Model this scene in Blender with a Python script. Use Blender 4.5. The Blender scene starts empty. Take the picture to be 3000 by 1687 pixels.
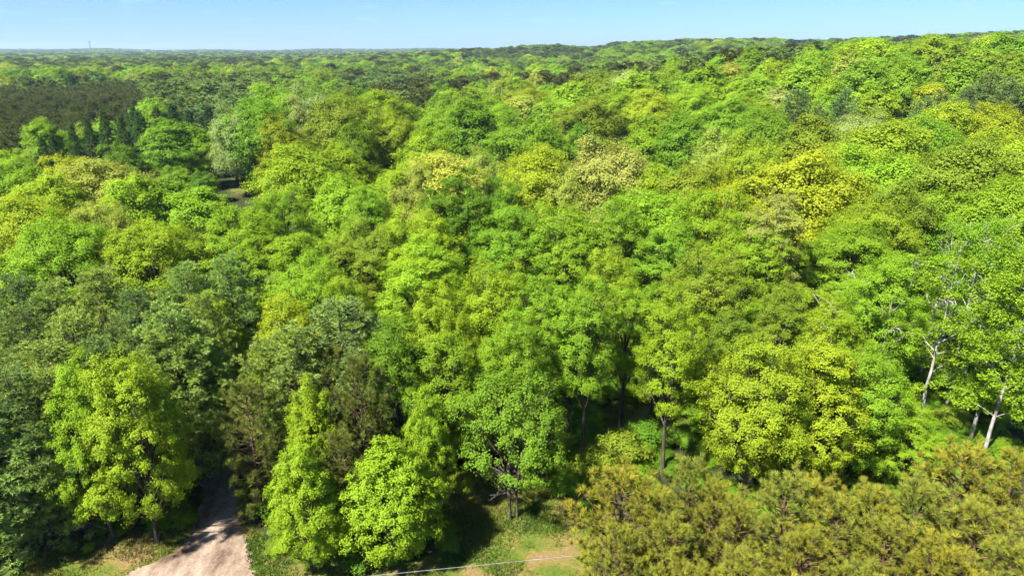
import bpy, math, random
import numpy as np
from mathutils import Vector

R = math.radians
sc = bpy.context.scene
COL = sc.collection

# ------------------------------------------------------------------ camera
CAM_H = 32.0
PITCH = R(19.2)
FPX = 682.0                      # focal length in pixels of a 1024 wide frame
cam_d = bpy.data.cameras.new('camera')
cam = bpy.data.objects.new('camera', cam_d)
COL.objects.link(cam)
cam.location = (0, 0, CAM_H)
cam.rotation_euler = (R(90) - PITCH, 0, 0)
cam_d.sensor_width = 36.0
cam_d.lens = 36.0 * FPX / 1024.0
cam_d.clip_start = 0.5
cam_d.clip_end = 40000.0
sc.camera = cam

# ------------------------------------------------------------------ sky and sun
SUN_EL, SUN_AZ = R(52), R(-131)          # azimuth measured from +Y towards +X
sun_dir = Vector((math.sin(SUN_AZ) * math.cos(SUN_EL), math.cos(SUN_AZ) * math.cos(SUN_EL), math.sin(SUN_EL)))
world = bpy.data.worlds.new('World')
sc.world = world
world.use_nodes = True
wn, wl = world.node_tree.nodes, world.node_tree.links
wn.clear()
w_out = wn.new('ShaderNodeOutputWorld')
w_bg = wn.new('ShaderNodeBackground')
w_sky = wn.new('ShaderNodeTexSky')
w_sky.sky_type = 'NISHITA'
w_sky.sun_disc = False
w_sky.sun_elevation = SUN_EL
w_sky.sun_rotation = SUN_AZ
w_sky.altitude = 200.0
w_sky.air_density = 1.0
w_sky.dust_density = 0.15
w_sky.ozone_density = 3.0
w_bg.inputs['Strength'].default_value = 0.05
# a few faint wisps of fair-weather cloud, the same all round the sky
w_tc = wn.new('ShaderNodeTexCoord')
w_map = wn.new('ShaderNodeMapping')
w_map.inputs['Scale'].default_value = (9.0, 9.0, 60.0)
w_no = wn.new('ShaderNodeTexNoise')
w_no.inputs['Scale'].default_value = 2.2
w_no.inputs['Detail'].default_value = 6.0
w_rp = wn.new('ShaderNodeValToRGB')
w_rp.color_ramp.elements[0].position = 0.57
w_rp.color_ramp.elements[1].position = 0.86
w_rp.color_ramp.elements[0].color = (0, 0, 0, 1)
w_rp.color_ramp.elements[1].color = (0.6, 0.6, 0.6, 1)
w_mix = wn.new('ShaderNodeMix')
w_mix.data_type = 'RGBA'
w_mix.inputs[7].default_value = (8.0, 8.6, 9.2, 1)
wl.new(w_tc.outputs['Generated'], w_map.inputs['Vector'])
wl.new(w_map.outputs['Vector'], w_no.inputs['Vector'])
wl.new(w_no.outputs['Fac'], w_rp.inputs['Fac'])
wl.new(w_rp.outputs['Color'], w_mix.inputs[0])
wl.new(w_sky.outputs['Color'], w_mix.inputs[6])
w_tint = wn.new('ShaderNodeMix')
w_tint.data_type = 'RGBA'
w_tint.blend_type = 'MULTIPLY'
w_tint.inputs[0].default_value = 1.0
w_tint.inputs[7].default_value = (0.375, 0.56, 0.79, 1)
wl.new(w_mix.outputs[2], w_tint.inputs[6])
wl.new(w_tint.outputs[2], w_bg.inputs['Color'])
wl.new(w_bg.outputs['Background'], w_out.inputs['Surface'])

sun_d = bpy.data.lights.new('sun', 'SUN')
sun_d.energy = 4.2
sun_d.angle = R(1.5)
sun_d.color = (1.0, 0.95, 0.86)
sun = bpy.data.objects.new('sun', sun_d)
COL.objects.link(sun)
sun.rotation_euler = sun_dir.to_track_quat('Z', 'Y').to_euler()

sc.view_settings.view_transform = 'Standard'
sc.view_settings.look = 'None'
sc.view_settings.exposure = 2.0
sc.view_settings.gamma = 1.0
sc.view_settings.use_curve_mapping = False
sc.render.engine = 'CYCLES'
cy = sc.cycles
cy.max_bounces = 9
cy.diffuse_bounces = 5
cy.glossy_bounces = 2
cy.transmission_bounces = 6
cy.volume_bounces = 0
cy.transparent_max_bounces = 4
cy.sample_clamp_indirect = 6.0
cy.use_denoising = True
cy.use_adaptive_sampling = True
cy.adaptive_threshold = 0.02

# ------------------------------------------------------------------ helpers
S = 1024.0 / 2576.0              # the survey of the photograph was made on a 2576 wide copy
FWD = np.array([0, math.cos(PITCH), -math.sin(PITCH)])
UPV = np.array([0, math.sin(PITCH), math.cos(PITCH)])
CAMP = np.array([0, 0, CAM_H])


def sstep(x, a, b):
    t = np.clip((np.asarray(x, float) - a) / (b - a), 0, 1)
    return t * t * (3 - 2 * t)


def terrain(x, y):
    """height of the land: flat near the viewer, a wooded slope ahead to the right, low hills far away"""
    x = np.asarray(x, float); y = np.asarray(y, float)
    r = np.hypot(x, y)
    u = 512 + 722 * x / np.maximum(y, 1.0)        # bearing
    front = sstep(y, 20, 60)
    z = 0.35 * np.sin(x * 0.055 + 1.0) * np.sin(y * 0.045) * sstep(r, 50, 90)
    near_ridge = np.interp(u, [380, 512, 600, 692, 791, 839, 914, 1020], [0, 1, 5, 11, 15, 17.5, 18.5, 19.5])
    z = z + front * near_ridge * sstep(r, 90, 330) * (1 - 0.65 * sstep(r, 370, 620))
    far_ridge = np.interp(u, [300, 400, 457, 500, 525, 556, 588, 603, 615, 692, 771, 791, 839, 914, 1020, 1100],
                          [0, 7, 13, 15, 18.5, 21, 17, 18.5, 24.5, 28, 27, 23, 25, 30.5, 36, 37])
    z = z + front * far_ridge * sstep(r, 620, 1350 + 0.5 * (u - 700)) * (1 - 0.5 * sstep(r, 1700, 2600))
    z = z + sstep(r, 3000, 6500) * (14 + 5 * np.sin(u * 0.021) + 4 * np.sin(u * 0.057 + 2) + 3 * np.sin(r * 0.004))
    z = z + (1.2 * np.sin(x * 0.013 + 2) * np.sin(y * 0.011)) * sstep(r, 160, 420)
    return z


def ray(px, py):
    u = (px * S - 512) / FPX
    v = (287.5 - py * S) / FPX
    return FWD + u * np.array([1.0, 0, 0]) + v * UPV


def hit(px, py, above=0.0):
    """the place on the land (or a height above it) seen at a survey point"""
    d = ray(px, py)
    lo, hi = 1.0, 9000.0
    for _ in range(3):
        t = np.geomspace(lo, hi, 400)
        p = CAMP + d * t[:, None]
        k = int(np.argmax(p[:, 2] < terrain(p[:, 0], p[:, 1]) + above))
        lo, hi = t[max(k - 1, 0)], t[max(k, 1)]
    p = CAMP + d * hi
    return float(p[0]), float(p[1])


def depth_of(x, y, z):
    return y * math.cos(PITCH) + (CAM_H - z) * math.sin(PITCH)


def link(o, parent=None):
    COL.objects.link(o)
    if parent is not None:
        o.parent = parent
    return o


def tag(o, label=None, cat=None, group=None, kind=None):
    if label: o['label'] = label
    if cat: o['category'] = cat
    if group: o['group'] = group
    if kind: o['kind'] = kind
    return o


def build_mesh(name, V, F4=None, F3=None, mats=(), smooth=False, face_attr=None):
    V = np.asarray(V, np.float32).reshape(-1, 3)
    me = bpy.data.meshes.new(name)
    me.vertices.add(len(V))
    me.vertices.foreach_set('co', V.ravel())
    idx, starts, tot = [], [], 0
    if F4 is not None and len(F4):
        F4 = np.asarray(F4, np.int32).reshape(-1, 4)
        idx.append(F4.ravel()); starts.append(np.arange(len(F4)) * 4); tot = len(F4) * 4
    if F3 is not None and len(F3):
        F3 = np.asarray(F3, np.int32).reshape(-1, 3)
        idx.append(F3.ravel()); starts.append(np.arange(len(F3)) * 3 + tot)
    idx = np.concatenate(idx).astype(np.int32); starts = np.concatenate(starts).astype(np.int32)
    me.loops.add(len(idx))
    me.loops.foreach_set('vertex_index', idx)
    me.polygons.add(len(starts))
    me.polygons.foreach_set('loop_start', starts)
    if not smooth:
        me.polygons.foreach_set('use_smooth', np.zeros(len(starts), bool))
    if face_attr:
        for k, a in face_attr.items():
            at = me.attributes.new(k, 'FLOAT', 'FACE')
            at.data.foreach_set('value', np.asarray(a, np.float32))
    for m in mats:
        me.materials.append(m)
    me.update(calc_edges=True)
    return me


class Tubes:
    def __init__(self):
        self.v, self.f, self.n = [], [], 0

    def add(self, pts, rad, sides=6):
        pts = np.asarray(pts, float)
        rad = np.asarray(rad, float) * np.ones(len(pts))
        tan = np.gradient(pts, axis=0)
        tan /= np.linalg.norm(tan, axis=1, keepdims=True) + 1e-9
        ref = np.where(np.abs(tan[:, 2:3]) > 0.9, np.array([[1.0, 0, 0]]), np.array([[0, 0, 1.0]]))
        a = np.cross(tan, ref); a /= np.linalg.norm(a, axis=1, keepdims=True) + 1e-9
        b = np.cross(tan, a)
        th = np.arange(sides) / sides * 2 * math.pi
        ring = pts[:, None] + rad[:, None, None] * (a[:, None] * np.cos(th)[None, :, None] + b[:, None] * np.sin(th)[None, :, None])
        k = len(pts)
        self.v.append(ring.reshape(-1, 3))
        i = np.arange(k - 1)[:, None] * sides
        j = np.arange(sides)[None, :]
        j2 = (j + 1) % sides
        q = np.stack([i + j, i + j2, i + sides + j2, i + sides + j], -1).reshape(-1, 4) + self.n
        self.f.append(q)
        self.n += k * sides
        # closing cap
        if sides == 4:
            self.f.append(np.array([[self.n - 4, self.n - 3, self.n - 2, self.n - 1]]))

    def mesh(self, name, mat, smooth=True):
        return build_mesh(name, np.concatenate(self.v), F4=np.concatenate(self.f), mats=[mat], smooth=smooth)


def unit(a):
    return a / (np.linalg.norm(a, axis=-1, keepdims=True) + 1e-9)


def bez(a, b, c, n):
    t = np.linspace(0, 1, n)[:, None]
    return (1 - t) ** 2 * np.asarray(a) + 2 * t * (1 - t) * np.asarray(b) + t * t * np.asarray(c)


# ------------------------------------------------------------------ materials
def new_mat(name):
    m = bpy.data.materials.new(name)
    m.use_nodes = True
    nt = m.node_tree
    nt.nodes.clear()
    out = nt.nodes.new('ShaderNodeOutputMaterial')
    return m, nt, out


def nnode(nt, typ, **kw):
    n = nt.nodes.new(typ)
    for k, v in kw.items():
        setattr(n, k, v)
    return n


def mixc(nt, fac, a, b, blend='MIX'):
    n = nnode(nt, 'ShaderNodeMix', data_type='RGBA', blend_type=blend)
    for i, v in ((0, fac), (6, a), (7, b)):
        if hasattr(v, 'links') or hasattr(v, 'is_linked'):
            nt.links.new(v, n.inputs[i])
        else:
            n.inputs[i].default_value = v
    return n.outputs[2]


def leaf_material(name, source, trans=0.46, rough=0.55, tip=(1.22, 1.12, 0.75), dark=(0.74, 0.80, 0.85), fixed=None):
    """foliage: the tree's own colour, a little different on every leaf, light passing through the blade"""
    m, nt, out = new_mat(name)
    if source == 'object':
        src = nnode(nt, 'ShaderNodeObjectInfo').outputs['Color']
    else:
        src = nnode(nt, 'ShaderNodeAttribute', attribute_type='INSTANCER', attribute_name='tint').outputs['Color']
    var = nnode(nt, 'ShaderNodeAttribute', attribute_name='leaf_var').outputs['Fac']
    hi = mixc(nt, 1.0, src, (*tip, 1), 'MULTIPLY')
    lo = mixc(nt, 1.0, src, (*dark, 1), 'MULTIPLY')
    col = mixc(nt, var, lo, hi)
    pr = nnode(nt, 'ShaderNodeBsdfPrincipled')
    pr.inputs['Roughness'].default_value = rough
    pr.inputs['Specular IOR Level'].default_value = 0.08
    nt.links.new(col, pr.inputs['Base Color'])
    tr = nnode(nt, 'ShaderNodeBsdfTranslucent')
    tcol = mixc(nt, 1.0, col, (1.15, 1.1, 0.6, 1), 'MULTIPLY')
    nt.links.new(tcol, tr.inputs['Color'])
    mx = nnode(nt, 'ShaderNodeMixShader')
    mx.inputs[0].default_value = trans
    nt.links.new(pr.outputs[0], mx.inputs[1])
    nt.links.new(tr.outputs[0], mx.inputs[2])
    nt.links.new(mx.outputs[0], out.inputs['Surface'])
    return m


def bark_material(name, c1, c2, scale=6.0, stretch=0.15):
    m, nt, out = new_mat(name)
    tc = nnode(nt, 'ShaderNodeTexCoord')
    mp = nnode(nt, 'ShaderNodeMapping')
    mp.inputs['Scale'].default_value = (1, 1, stretch)
    nt.links.new(tc.outputs['Object'], mp.inputs['Vector'])
    no = nnode(nt, 'ShaderNodeTexNoise')
    no.inputs['Scale'].default_value = scale
    no.inputs['Detail'].default_value = 5
    nt.links.new(mp.outputs[0], no.inputs['Vector'])
    rp = nnode(nt, 'ShaderNodeValToRGB')
    rp.color_ramp.elements[0].position = 0.35
    rp.color_ramp.elements[1].position = 0.65
    rp.color_ramp.elements[0].color = (*c1, 1)
    rp.color_ramp.elements[1].color = (*c2, 1)
    nt.links.new(no.outputs['Fac'], rp.inputs['Fac'])
    pr = nnode(nt, 'ShaderNodeBsdfPrincipled')
    pr.inputs['Roughness'].default_value = 0.9
    pr.inputs['Specular IOR Level'].default_value = 0.15
    nt.links.new(rp.outputs[0], pr.inputs['Base Color'])
    bp = nnode(nt, 'ShaderNodeBump')
    bp.inputs['Strength'].default_value = 0.5
    bp.inputs['Distance'].default_value = 0.05
    nt.links.new(no.outputs['Fac'], bp.inputs['Height'])
    nt.links.new(bp.outputs[0], pr.inputs['Normal'])
    nt.links.new(pr.outputs[0], out.inputs['Surface'])
    return m


M = {}
M['leaf'] = leaf_material('broadleaf_foliage', 'object')
M['needle'] = leaf_material('needle_foliage', 'object', trans=0.35, tip=(1.5, 1.35, 0.9), dark=(0.55, 0.62, 0.75))
M['leaf_far'] = leaf_material('far_broadleaf_foliage', 'instance')
M['needle_far'] = leaf_material('far_needle_foliage', 'instance', trans=0.35, tip=(1.5, 1.35, 0.9), dark=(0.55, 0.62, 0.75))
M['bark'] = bark_material('dark_bark', (0.035, 0.028, 0.022), (0.11, 0.09, 0.07))
M['bark_red'] = bark_material('reddish_pine_bark', (0.06, 0.035, 0.025), (0.16, 0.09, 0.06))
M['bark_pale'] = bark_material('pale_aspen_bark', (0.12, 0.11, 0.095), (0.40, 0.385, 0.35), scale=3.0, stretch=0.5)
M['bare'] = bark_material('dry_grey_twigs', (0.09, 0.075, 0.062), (0.20, 0.17, 0.14))
M['dead'] = bark_material('bleached_dead_wood', (0.24, 0.22, 0.20), (0.46, 0.43, 0.40), scale=4.0)

# ------------------------------------------------------------------ the land
def to_world(poly):
    return np.array([hit(x, y) for x, y in poly])


def inside(P, x, y):
    x = np.asarray(x, float); y = np.asarray(y, float)
    c = np.zeros(x.shape, bool)
    n = len(P)
    for i in range(n):
        x1, y1 = P[i]; x2, y2 = P[(i + 1) % n]
        cond = ((y1 > y) != (y2 > y)) & (x < (x2 - x1) * (y - y1) / ((y2 - y1) + 1e-12) + x1)
        c ^= cond
    return c


OPEN_POLYS = [to_world(p) for p in (
    [(-200, 1470), (0, 1425), (190, 1355), (330, 1330), (430, 1335), (500, 1290), (540, 1080), (585, 1080), (615, 1290), (680, 1370), (880, 1425),
     (1110, 1395), (1120, 1200), (1180, 1160), (1330, 1185), (1500, 1230), (1560, 1340), (1480, 1420), (1600, 1600), (-500, 1600)],
    [(1480, 1075), (1540, 1005), (1680, 1000), (1740, 1060), (1700, 1120), (1560, 1110)],
    [(560, 490), (570, 460), (620, 448), (665, 455), (660, 490)],
)]
FAR_FIELD = to_world([(1105, 205), (1108, 184), (1130, 178), (1140, 184), (1128, 205)])


def is_open(x, y):
    return inside(OPEN_POLYS[0], x, y) | inside(OPEN_POLYS[1], x, y) | inside(OPEN_POLYS[2], x, y) | inside(FAR_FIELD, x, y)


def make_ground():
    az = np.concatenate([np.arange(-47, 47.01, 0.4), np.arange(53, 310, 7.0)])
    rr = np.concatenate([[0.5, 8], np.arange(16, 76, 0.45), np.geomspace(77, 14000, 95)])
    A, RR = np.meshgrid(R(1) * az, rr)
    X, Y = np.sin(A) * RR, np.cos(A) * RR
    Z = terrain(X, Y)
    op = is_open(X, Y).astype(float)
    # soften the edge of the mown / open land
    for _ in range(3):
        op[1:-1, 1:-1] = (op[1:-1, 1:-1] * 2 + op[:-2, 1:-1] + op[2:, 1:-1] + op[1:-1, :-2] + op[1:-1, 2:]) / 6
    nr, na = A.shape
    i = np.arange(nr - 1)[:, None] * na
    j = np.arange(na)[None, :]
    j2 = (j + 1) % na
    F = np.stack([i + j, i + na + j, i + na + j2, i + j2], -1).reshape(-1, 4)
    F = F[:, ::-1]
    V = np.stack([X, Y, Z], -1).reshape(-1, 3)
    m, nt, out = new_mat('forest_floor_and_grass')
    geo = nnode(nt, 'ShaderNodeNewGeometry')
    at = nnode(nt, 'ShaderNodeAttribute', attribute_name='open_land').outputs['Fac']

    def noise(scale, detail=5, rough=0.6):
        n = nnode(nt, 'ShaderNodeTexNoise')
        n.inputs['Scale'].default_value = scale
        n.inputs['Detail'].default_value = detail
        n.inputs['Roughness'].default_value = rough
        nt.links.new(geo.outputs['Position'], n.inputs['Vector'])
        return n.outputs['Fac']

    def ramp(f, stops):
        r_ = nnode(nt, 'ShaderNodeValToRGB')
        el = r_.color_ramp.elements
        el[0].position, el[0].color = stops[0][0], (*stops[0][1], 1)
        el[1].position, el[1].color = stops[-1][0], (*stops[-1][1], 1)
        for p, c in stops[1:-1]:
            e = el.new(p); e.color = (*c, 1)
        nt.links.new(f, r_.inputs['Fac'])
        return r_.outputs['Color']
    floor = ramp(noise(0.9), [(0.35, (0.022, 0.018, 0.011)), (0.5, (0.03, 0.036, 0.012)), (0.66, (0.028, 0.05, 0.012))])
    grass = ramp(noise(0.33, 7, 0.68), [(0.36, (0.19, 0.125, 0.062)), (0.46, (0.15, 0.125, 0.035)), (0.54, (0.085, 0.115, 0.016)), (0.7, (0.05, 0.085, 0.012))])
    fine = ramp(noise(5.0, 4, 0.7), [(0.3, (0.6, 0.6, 0.6)), (0.7, (1.25, 1.25, 1.2))])
    grass = mixc(nt, 1.0, grass, fine, 'MULTIPLY')
    mth = nnode(nt, 'ShaderNodeMath', operation='ADD')
    nt.links.new(at, mth.inputs[0])
    sub = nnode(nt, 'ShaderNodeMath', operation='MULTIPLY_ADD')
    nt.links.new(noise(1.2, 6), sub.inputs[0])
    sub.inputs[1].default_value = 1.2
    sub.inputs[2].default_value = -0.6
    nt.links.new(sub.outputs[0], mth.inputs[1])
    mask = nnode(nt, 'ShaderNodeMapRange')
    mask.inputs['From Min'].default_value = 0.35
    mask.inputs['From Max'].default_value = 0.65
    nt.links.new(mth.outputs[0], mask.inputs['Value'])
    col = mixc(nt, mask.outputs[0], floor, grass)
    pr = nnode(nt, 'ShaderNodeBsdfPrincipled')
    pr.inputs['Roughness'].default_value = 0.95
    pr.inputs['Specular IOR Level'].default_value = 0.1
    nt.links.new(col, pr.inputs['Base Color'])
    bp = nnode(nt, 'ShaderNodeBump')
    bp.inputs['Strength'].default_value = 0.6
    bp.inputs['Distance'].default_value = 0.08
    nt.links.new(noise(4.0, 6, 0.7), bp.inputs['Height'])
    nt.links.new(bp.outputs[0], pr.inputs['Normal'])
    nt.links.new(pr.outputs[0], out.inputs['Surface'])
    me = build_mesh('ground', V, F4=F, mats=[m], smooth=True)
    a = me.attributes.new('open_land', 'FLOAT', 'POINT')
    a.data.foreach_set('value', op.ravel().astype(np.float32))
    o = link(bpy.data.objects.new('ground', me))
    tag(o, 'grassy and leaf-littered forest floor under the whole wood', 'ground', kind='structure')


make_ground()

ROAD_L = [(-160, 1600), (120, 1500), (300, 1452), (360, 1422), (430, 1390), (476, 1350), (490, 1310), (504, 1250), (522, 1180), (536, 1110), (556, 1040), (572, 960), (583, 900)]
ROAD_R = [(760, 1600), (690, 1500), (645, 1452), (630, 1422), (624, 1390), (618, 1350), (612, 1310), (600, 1250), (592, 1180), (592, 1110), (597, 1040), (604, 960), (610, 900)]
road_l, road_r = to_world(ROAD_L), to_world(ROAD_R)


def resample(P, n):
    d = np.concatenate([[0], np.cumsum(np.linalg.norm(np.diff(P, axis=0), axis=1))])
    t = np.linspace(0, d[-1], n)
    return np.stack([np.interp(t, d, P[:, 0]), np.interp(t, d, P[:, 1])], -1)


def make_road():
    rng = np.random.default_rng(4)
    n, k = 220, 22
    # resample both edges by the same parameter
    t0 = np.linspace(0, 1, len(road_l)); t = np.linspace(0, 1, n)
    L_ = np.stack([np.interp(t, t0, road_l[:, 0]), np.interp(t, t0, road_l[:, 1])], -1)
    R_ = np.stack([np.interp(t, t0, road_r[:, 0]), np.interp(t, t0, road_r[:, 1])], -1)

    def jit(amp):
        a = rng.normal(0, 1, n)
        return amp * np.convolve(a, [0.25, 0.5, 0.25], 'same')
    w_ = np.sin(np.arange(n) * 0.35) * 0.10 + np.sin(np.arange(n) * 0.11 + 1) * 0.15
    L_[:, 0] += jit(0.22) + w_; R_[:, 0] += jit(0.2) - 0.8 * w_[::-1]
    s = np.linspace(0, 1, k)[None, :, None]
    P = L_[:, None] * (1 - s) + R_[:, None] * s
    z = terrain(P[..., 0], P[..., 1]) + 0.03 - 0.05 * np.exp(-((s[..., 0] - 0.28) / 0.1) ** 2) * 0.4 - 0.02 * np.exp(-((s[..., 0] - 0.72) / 0.1) ** 2)
    V = np.concatenate([P, z[..., None]], -1).reshape(-1, 3)
    i = np.arange(n - 1)[:, None] * k; j = np.arange(k - 1)[None]
    F = np.stack([i + j, i + j + 1, i + k + j + 1, i + k + j], -1).reshape(-1, 4)
    m, nt, out = new_mat('sandy_dirt_road')
    geo = nnode(nt, 'ShaderNodeNewGeometry')

    def noise(scale, detail, rough, sy=1.0):
        mp = nnode(nt, 'ShaderNodeMapping')
        mp.inputs['Scale'].default_value = (1, sy, 1)
        nt.links.new(geo.outputs['Position'], mp.inputs['Vector'])
        q = nnode(nt, 'ShaderNodeTexNoise')
        q.inputs['Scale'].default_value = scale
        q.inputs['Detail'].default_value = detail
        q.inputs['Roughness'].default_value = rough
        nt.links.new(mp.outputs[0], q.inputs['Vector'])
        return q.outputs['Fac']
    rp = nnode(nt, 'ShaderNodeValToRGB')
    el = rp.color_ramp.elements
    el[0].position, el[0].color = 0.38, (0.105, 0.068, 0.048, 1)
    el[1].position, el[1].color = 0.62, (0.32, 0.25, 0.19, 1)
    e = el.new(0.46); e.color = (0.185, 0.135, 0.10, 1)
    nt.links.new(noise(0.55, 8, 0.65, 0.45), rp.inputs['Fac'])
    rp2 = nnode(nt, 'ShaderNodeValToRGB')
    rp2.color_ramp.elements[0].position, rp2.color_ramp.elements[0].color = 0.35, (0.7, 0.68, 0.65, 1)
    rp2.color_ramp.elements[1].position, rp2.color_ramp.elements[1].color = 0.65, (1.15, 1.15, 1.15, 1)
    nt.links.new(noise(7.0, 5, 0.75), rp2.inputs['Fac'])
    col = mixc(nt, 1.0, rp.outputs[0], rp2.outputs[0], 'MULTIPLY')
    pr = nnode(nt, 'ShaderNodeBsdfPrincipled')
    pr.inputs['Roughness'].default_value = 0.95
    pr.inputs['Specular IOR Level'].default_value = 0.1
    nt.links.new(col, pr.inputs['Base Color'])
    bp = nnode(nt, 'ShaderNodeBump')
    bp.inputs['Strength'].default_value = 0.5
    bp.inputs['Distance'].default_value = 0.05
    nt.links.new(noise(6.0, 6, 0.7), bp.inputs['Height'])
    nt.links.new(bp.outputs[0], pr.inputs['Normal'])
    nt.links.new(pr.outputs[0], out.inputs['Surface'])
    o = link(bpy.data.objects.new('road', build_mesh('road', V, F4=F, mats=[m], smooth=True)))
    tag(o, 'pale sandy dirt road running into the pines', 'road', kind='structure')


make_road()


def on_road(x, y, pad=0.0):
    xl = np.interp(y, road_l[:, 1], road_l[:, 0]); xr = np.interp(y, road_r[:, 1], road_r[:, 0])
    return (x > xl - pad) & (x < xr + pad) & (y < road_l[-1, 1] + 25)

# ------------------------------------------------------------------ tree builders
def leaf_mesh(name, P, N, L, W, mat, rng, var):
    T = unit(np.cross(N, rng.normal(size=N.shape)))
    B = np.cross(N, T)
    L = L[:, None]; W = W[:, None]
    v = np.stack([P - T * L * 0.5, P + B * W * 0.5 - T * L * 0.05, P + T * L * 0.5 - N * L * 0.12, P - B * W * 0.5 - T * L * 0.05], 1)
    F = np.arange(len(P) * 4).reshape(-1, 4)
    return build_mesh(name, v.reshape(-1, 3), F4=F, mats=[mat], face_attr={'leaf_var': var})


def rdir(rng, n):
    return unit(rng.normal(size=(n, 3)))


def broadleaf(name, seed, h=14.0, rad=4.6, base=0.22, n_lobes=13, clumps=13, leaves=120, leaf=0.21, clump_r=0.8,
              shape='round', stems=1, gap=0.0, lobe_k=0.33, flat=0.72, rough_n=0.34, skin=90, mat='leaf', bark='bark', twigs=True, split_limbs=False):
    """one broad-leaved tree: trunk, limbs to each lobe of the crown, twigs to each spray, sprays of separate leaves"""
    rng = np.random.default_rng(seed)
    zb = base * h
    zc, hz = 0.5 * (zb + h), 0.5 * (h - zb)
    # lobes spread over the crown envelope
    k = np.arange(n_lobes) + 0.5
    cz = 1 - 1.75 * k / n_lobes
    th = k * 2.39996 + rng.uniform(0, 6.28)
    sr = np.sqrt(np.maximum(0, 1 - np.clip(cz, -1, 1) ** 2))
    D = np.stack([sr * np.cos(th), sr * np.sin(th), cz], -1) + rng.normal(0, 0.13, (n_lobes, 3))
    t = np.clip((D[:, 2] + 1) / 2, 0, 1)
    prof = {'round': np.ones_like(t), 'egg': 1.12 - 0.42 * t, 'oval': np.ones_like(t) * 1.0, 'spread': 1.06 - 0.22 * t, 'column': np.ones_like(t)}[shape]
    lobe_r = lobe_k * rad * rng.uniform(0.75, 1.25, n_lobes)
    rr = rng.uniform(0.66, 0.82, n_lobes)
    LC = np.stack([D[:, 0] * rad * rr * prof, D[:, 1] * rad * rr * prof, zc + D[:, 2] * (hz - lobe_r * 0.75) * rng.uniform(0.86, 1.02, n_lobes)], -1)
    LC = np.concatenate([LC, [[0, 0, zc + 0.35 * hz]]]); lobe_r = np.append(lobe_r, 0.5 * rad)
    out_dir = unit(LC - np.array([0, 0, zc - 0.3 * hz]))
    # trunk
    tb = Tubes()
    limb_meshes = []
    r0 = 0.012 * h + 0.03
    stems_xy = [(0, 0)] if stems == 1 else [(rng.uniform(-0.5, 0.5), rng.uniform(-0.5, 0.5)) for _ in range(stems)]
    tops = []
    for sx, sy in stems_xy:
        lean = rng.normal(0, 0.03 * h, 2) + (np.array([sx, sy]) * 1.6 if stems > 1 else 0)
        zt = np.linspace(-0.3, h * 0.82, 9)
        f = np.clip(zt / (h * 0.82), 0, 1)
        wob = rng.normal(0, 0.07, (9, 2)); wob[:2] = 0
        pts = np.stack([sx + lean[0] * f ** 1.5 + wob[:, 0], sy + lean[1] * f ** 1.5 + wob[:, 1], zt], -1)
        rad_t = r0 / math.sqrt(stems) * (1 - 0.85 * f)
        rad_t[0] *= 1.5
        tb.add(pts, rad_t, 8)
        tops.append((pts, rad_t))
    P, N, V = [], [], []
    for li in range(len(LC)):
        lc, lr = LC[li], lobe_r[li]
        pts, rad_t = tops[li % len(tops)]
        z0 = np.clip(zb * 0.75 + 0.55 * (lc[2] - zb) - 0.25 * np.hypot(lc[0], lc[1]), zb * 0.6, h * 0.75)
        a = np.array([np.interp(z0, pts[:, 2], pts[:, 0]), np.interp(z0, pts[:, 2], pts[:, 1]), z0])
        mid = 0.5 * (a + lc) + np.array([0, 0, -0.1 * np.hypot(*lc[:2])]) + rng.normal(0, 0.15, 3)
        lt = Tubes() if split_limbs else tb
        rl = 0.34 * np.interp(z0, pts[:, 2], rad_t) + 0.035
        lt.add(bez(a, mid, lc, 6), np.linspace(rl, rl * 0.3, 6), 5)
        nc = max(4, int(clumps * (lr / (lobe_k * rad)) ** 1.6))
        d = rdir(rng, nc * 4)
        d = d[(d[:, 2] > -0.55) & (d @ out_dir[li] > -0.45)][:nc]
        if gap: d = d[rng.random(len(d)) > gap]
        cc = lc + d * lr * rng.uniform(0.62, 1.06, (len(d), 1)) * np.array([1, 1, 0.85])
        if twigs:
            for c in cc[::2]:
                lt.add(bez(lc * 0.7 + a * 0.3, 0.5 * (lc + c) - np.array([0, 0, 0.1]), c, 3), [rl * 0.32, rl * 0.22, 0.012], 3)
        if split_limbs:
            limb_meshes.append(lt.mesh(name + '_limb', M[bark]))
        for c, cd in zip(cc, d):
            cr = clump_r * rng.uniform(0.65, 1.3)
            n = int(leaves * (cr / clump_r) ** 2)
            e = rdir(rng, n)
            flip = (e[:, 2] < -0.25) & (rng.random(n) < 0.6)
            e[flip, 2] *= -1
            rad_s = np.clip(np.abs(rng.normal(0.72, 0.3, (n, 1))), 0.1, 1.6)
            ax = np.array([1.0, 1.0, flat]) * cr * rng.uniform(0.8, 1.2, 3)
            p = c + e * rad_s * ax
            p[:, 2] -= 0.25 * ((p[:, 0] - c[0]) ** 2 + (p[:, 1] - c[1]) ** 2) / max(cr, 0.1) * 0.4
            co = unit(p - np.array([0, 0, zc - 0.25 * hz]))
            nm = unit(0.42 * e + 0.35 * cd + 0.55 * co + 0.25 * np.array([0, 0, 1.0]) + rough_n * rng.normal(size=(n, 3)))
            P.append(p); N.append(nm)
            V.append(np.clip(0.5 + 0.2 * rng.normal(size=n) + 0.10 * rng.normal() + 0.22 * (rad_s[:, 0] - 0.75), 0, 1))  # lighter on outer leaves: young growth, plus crown shading put into the colour
    # inner skin of foliage that closes the crown between the lobes
    kk = np.arange(skin) + 0.5
    sz_ = 1 - 1.8 * kk / max(skin, 1)
    sth = kk * 2.39996 + 1.3
    ssr = np.sqrt(np.maximum(0, 1 - sz_ ** 2))
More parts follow.
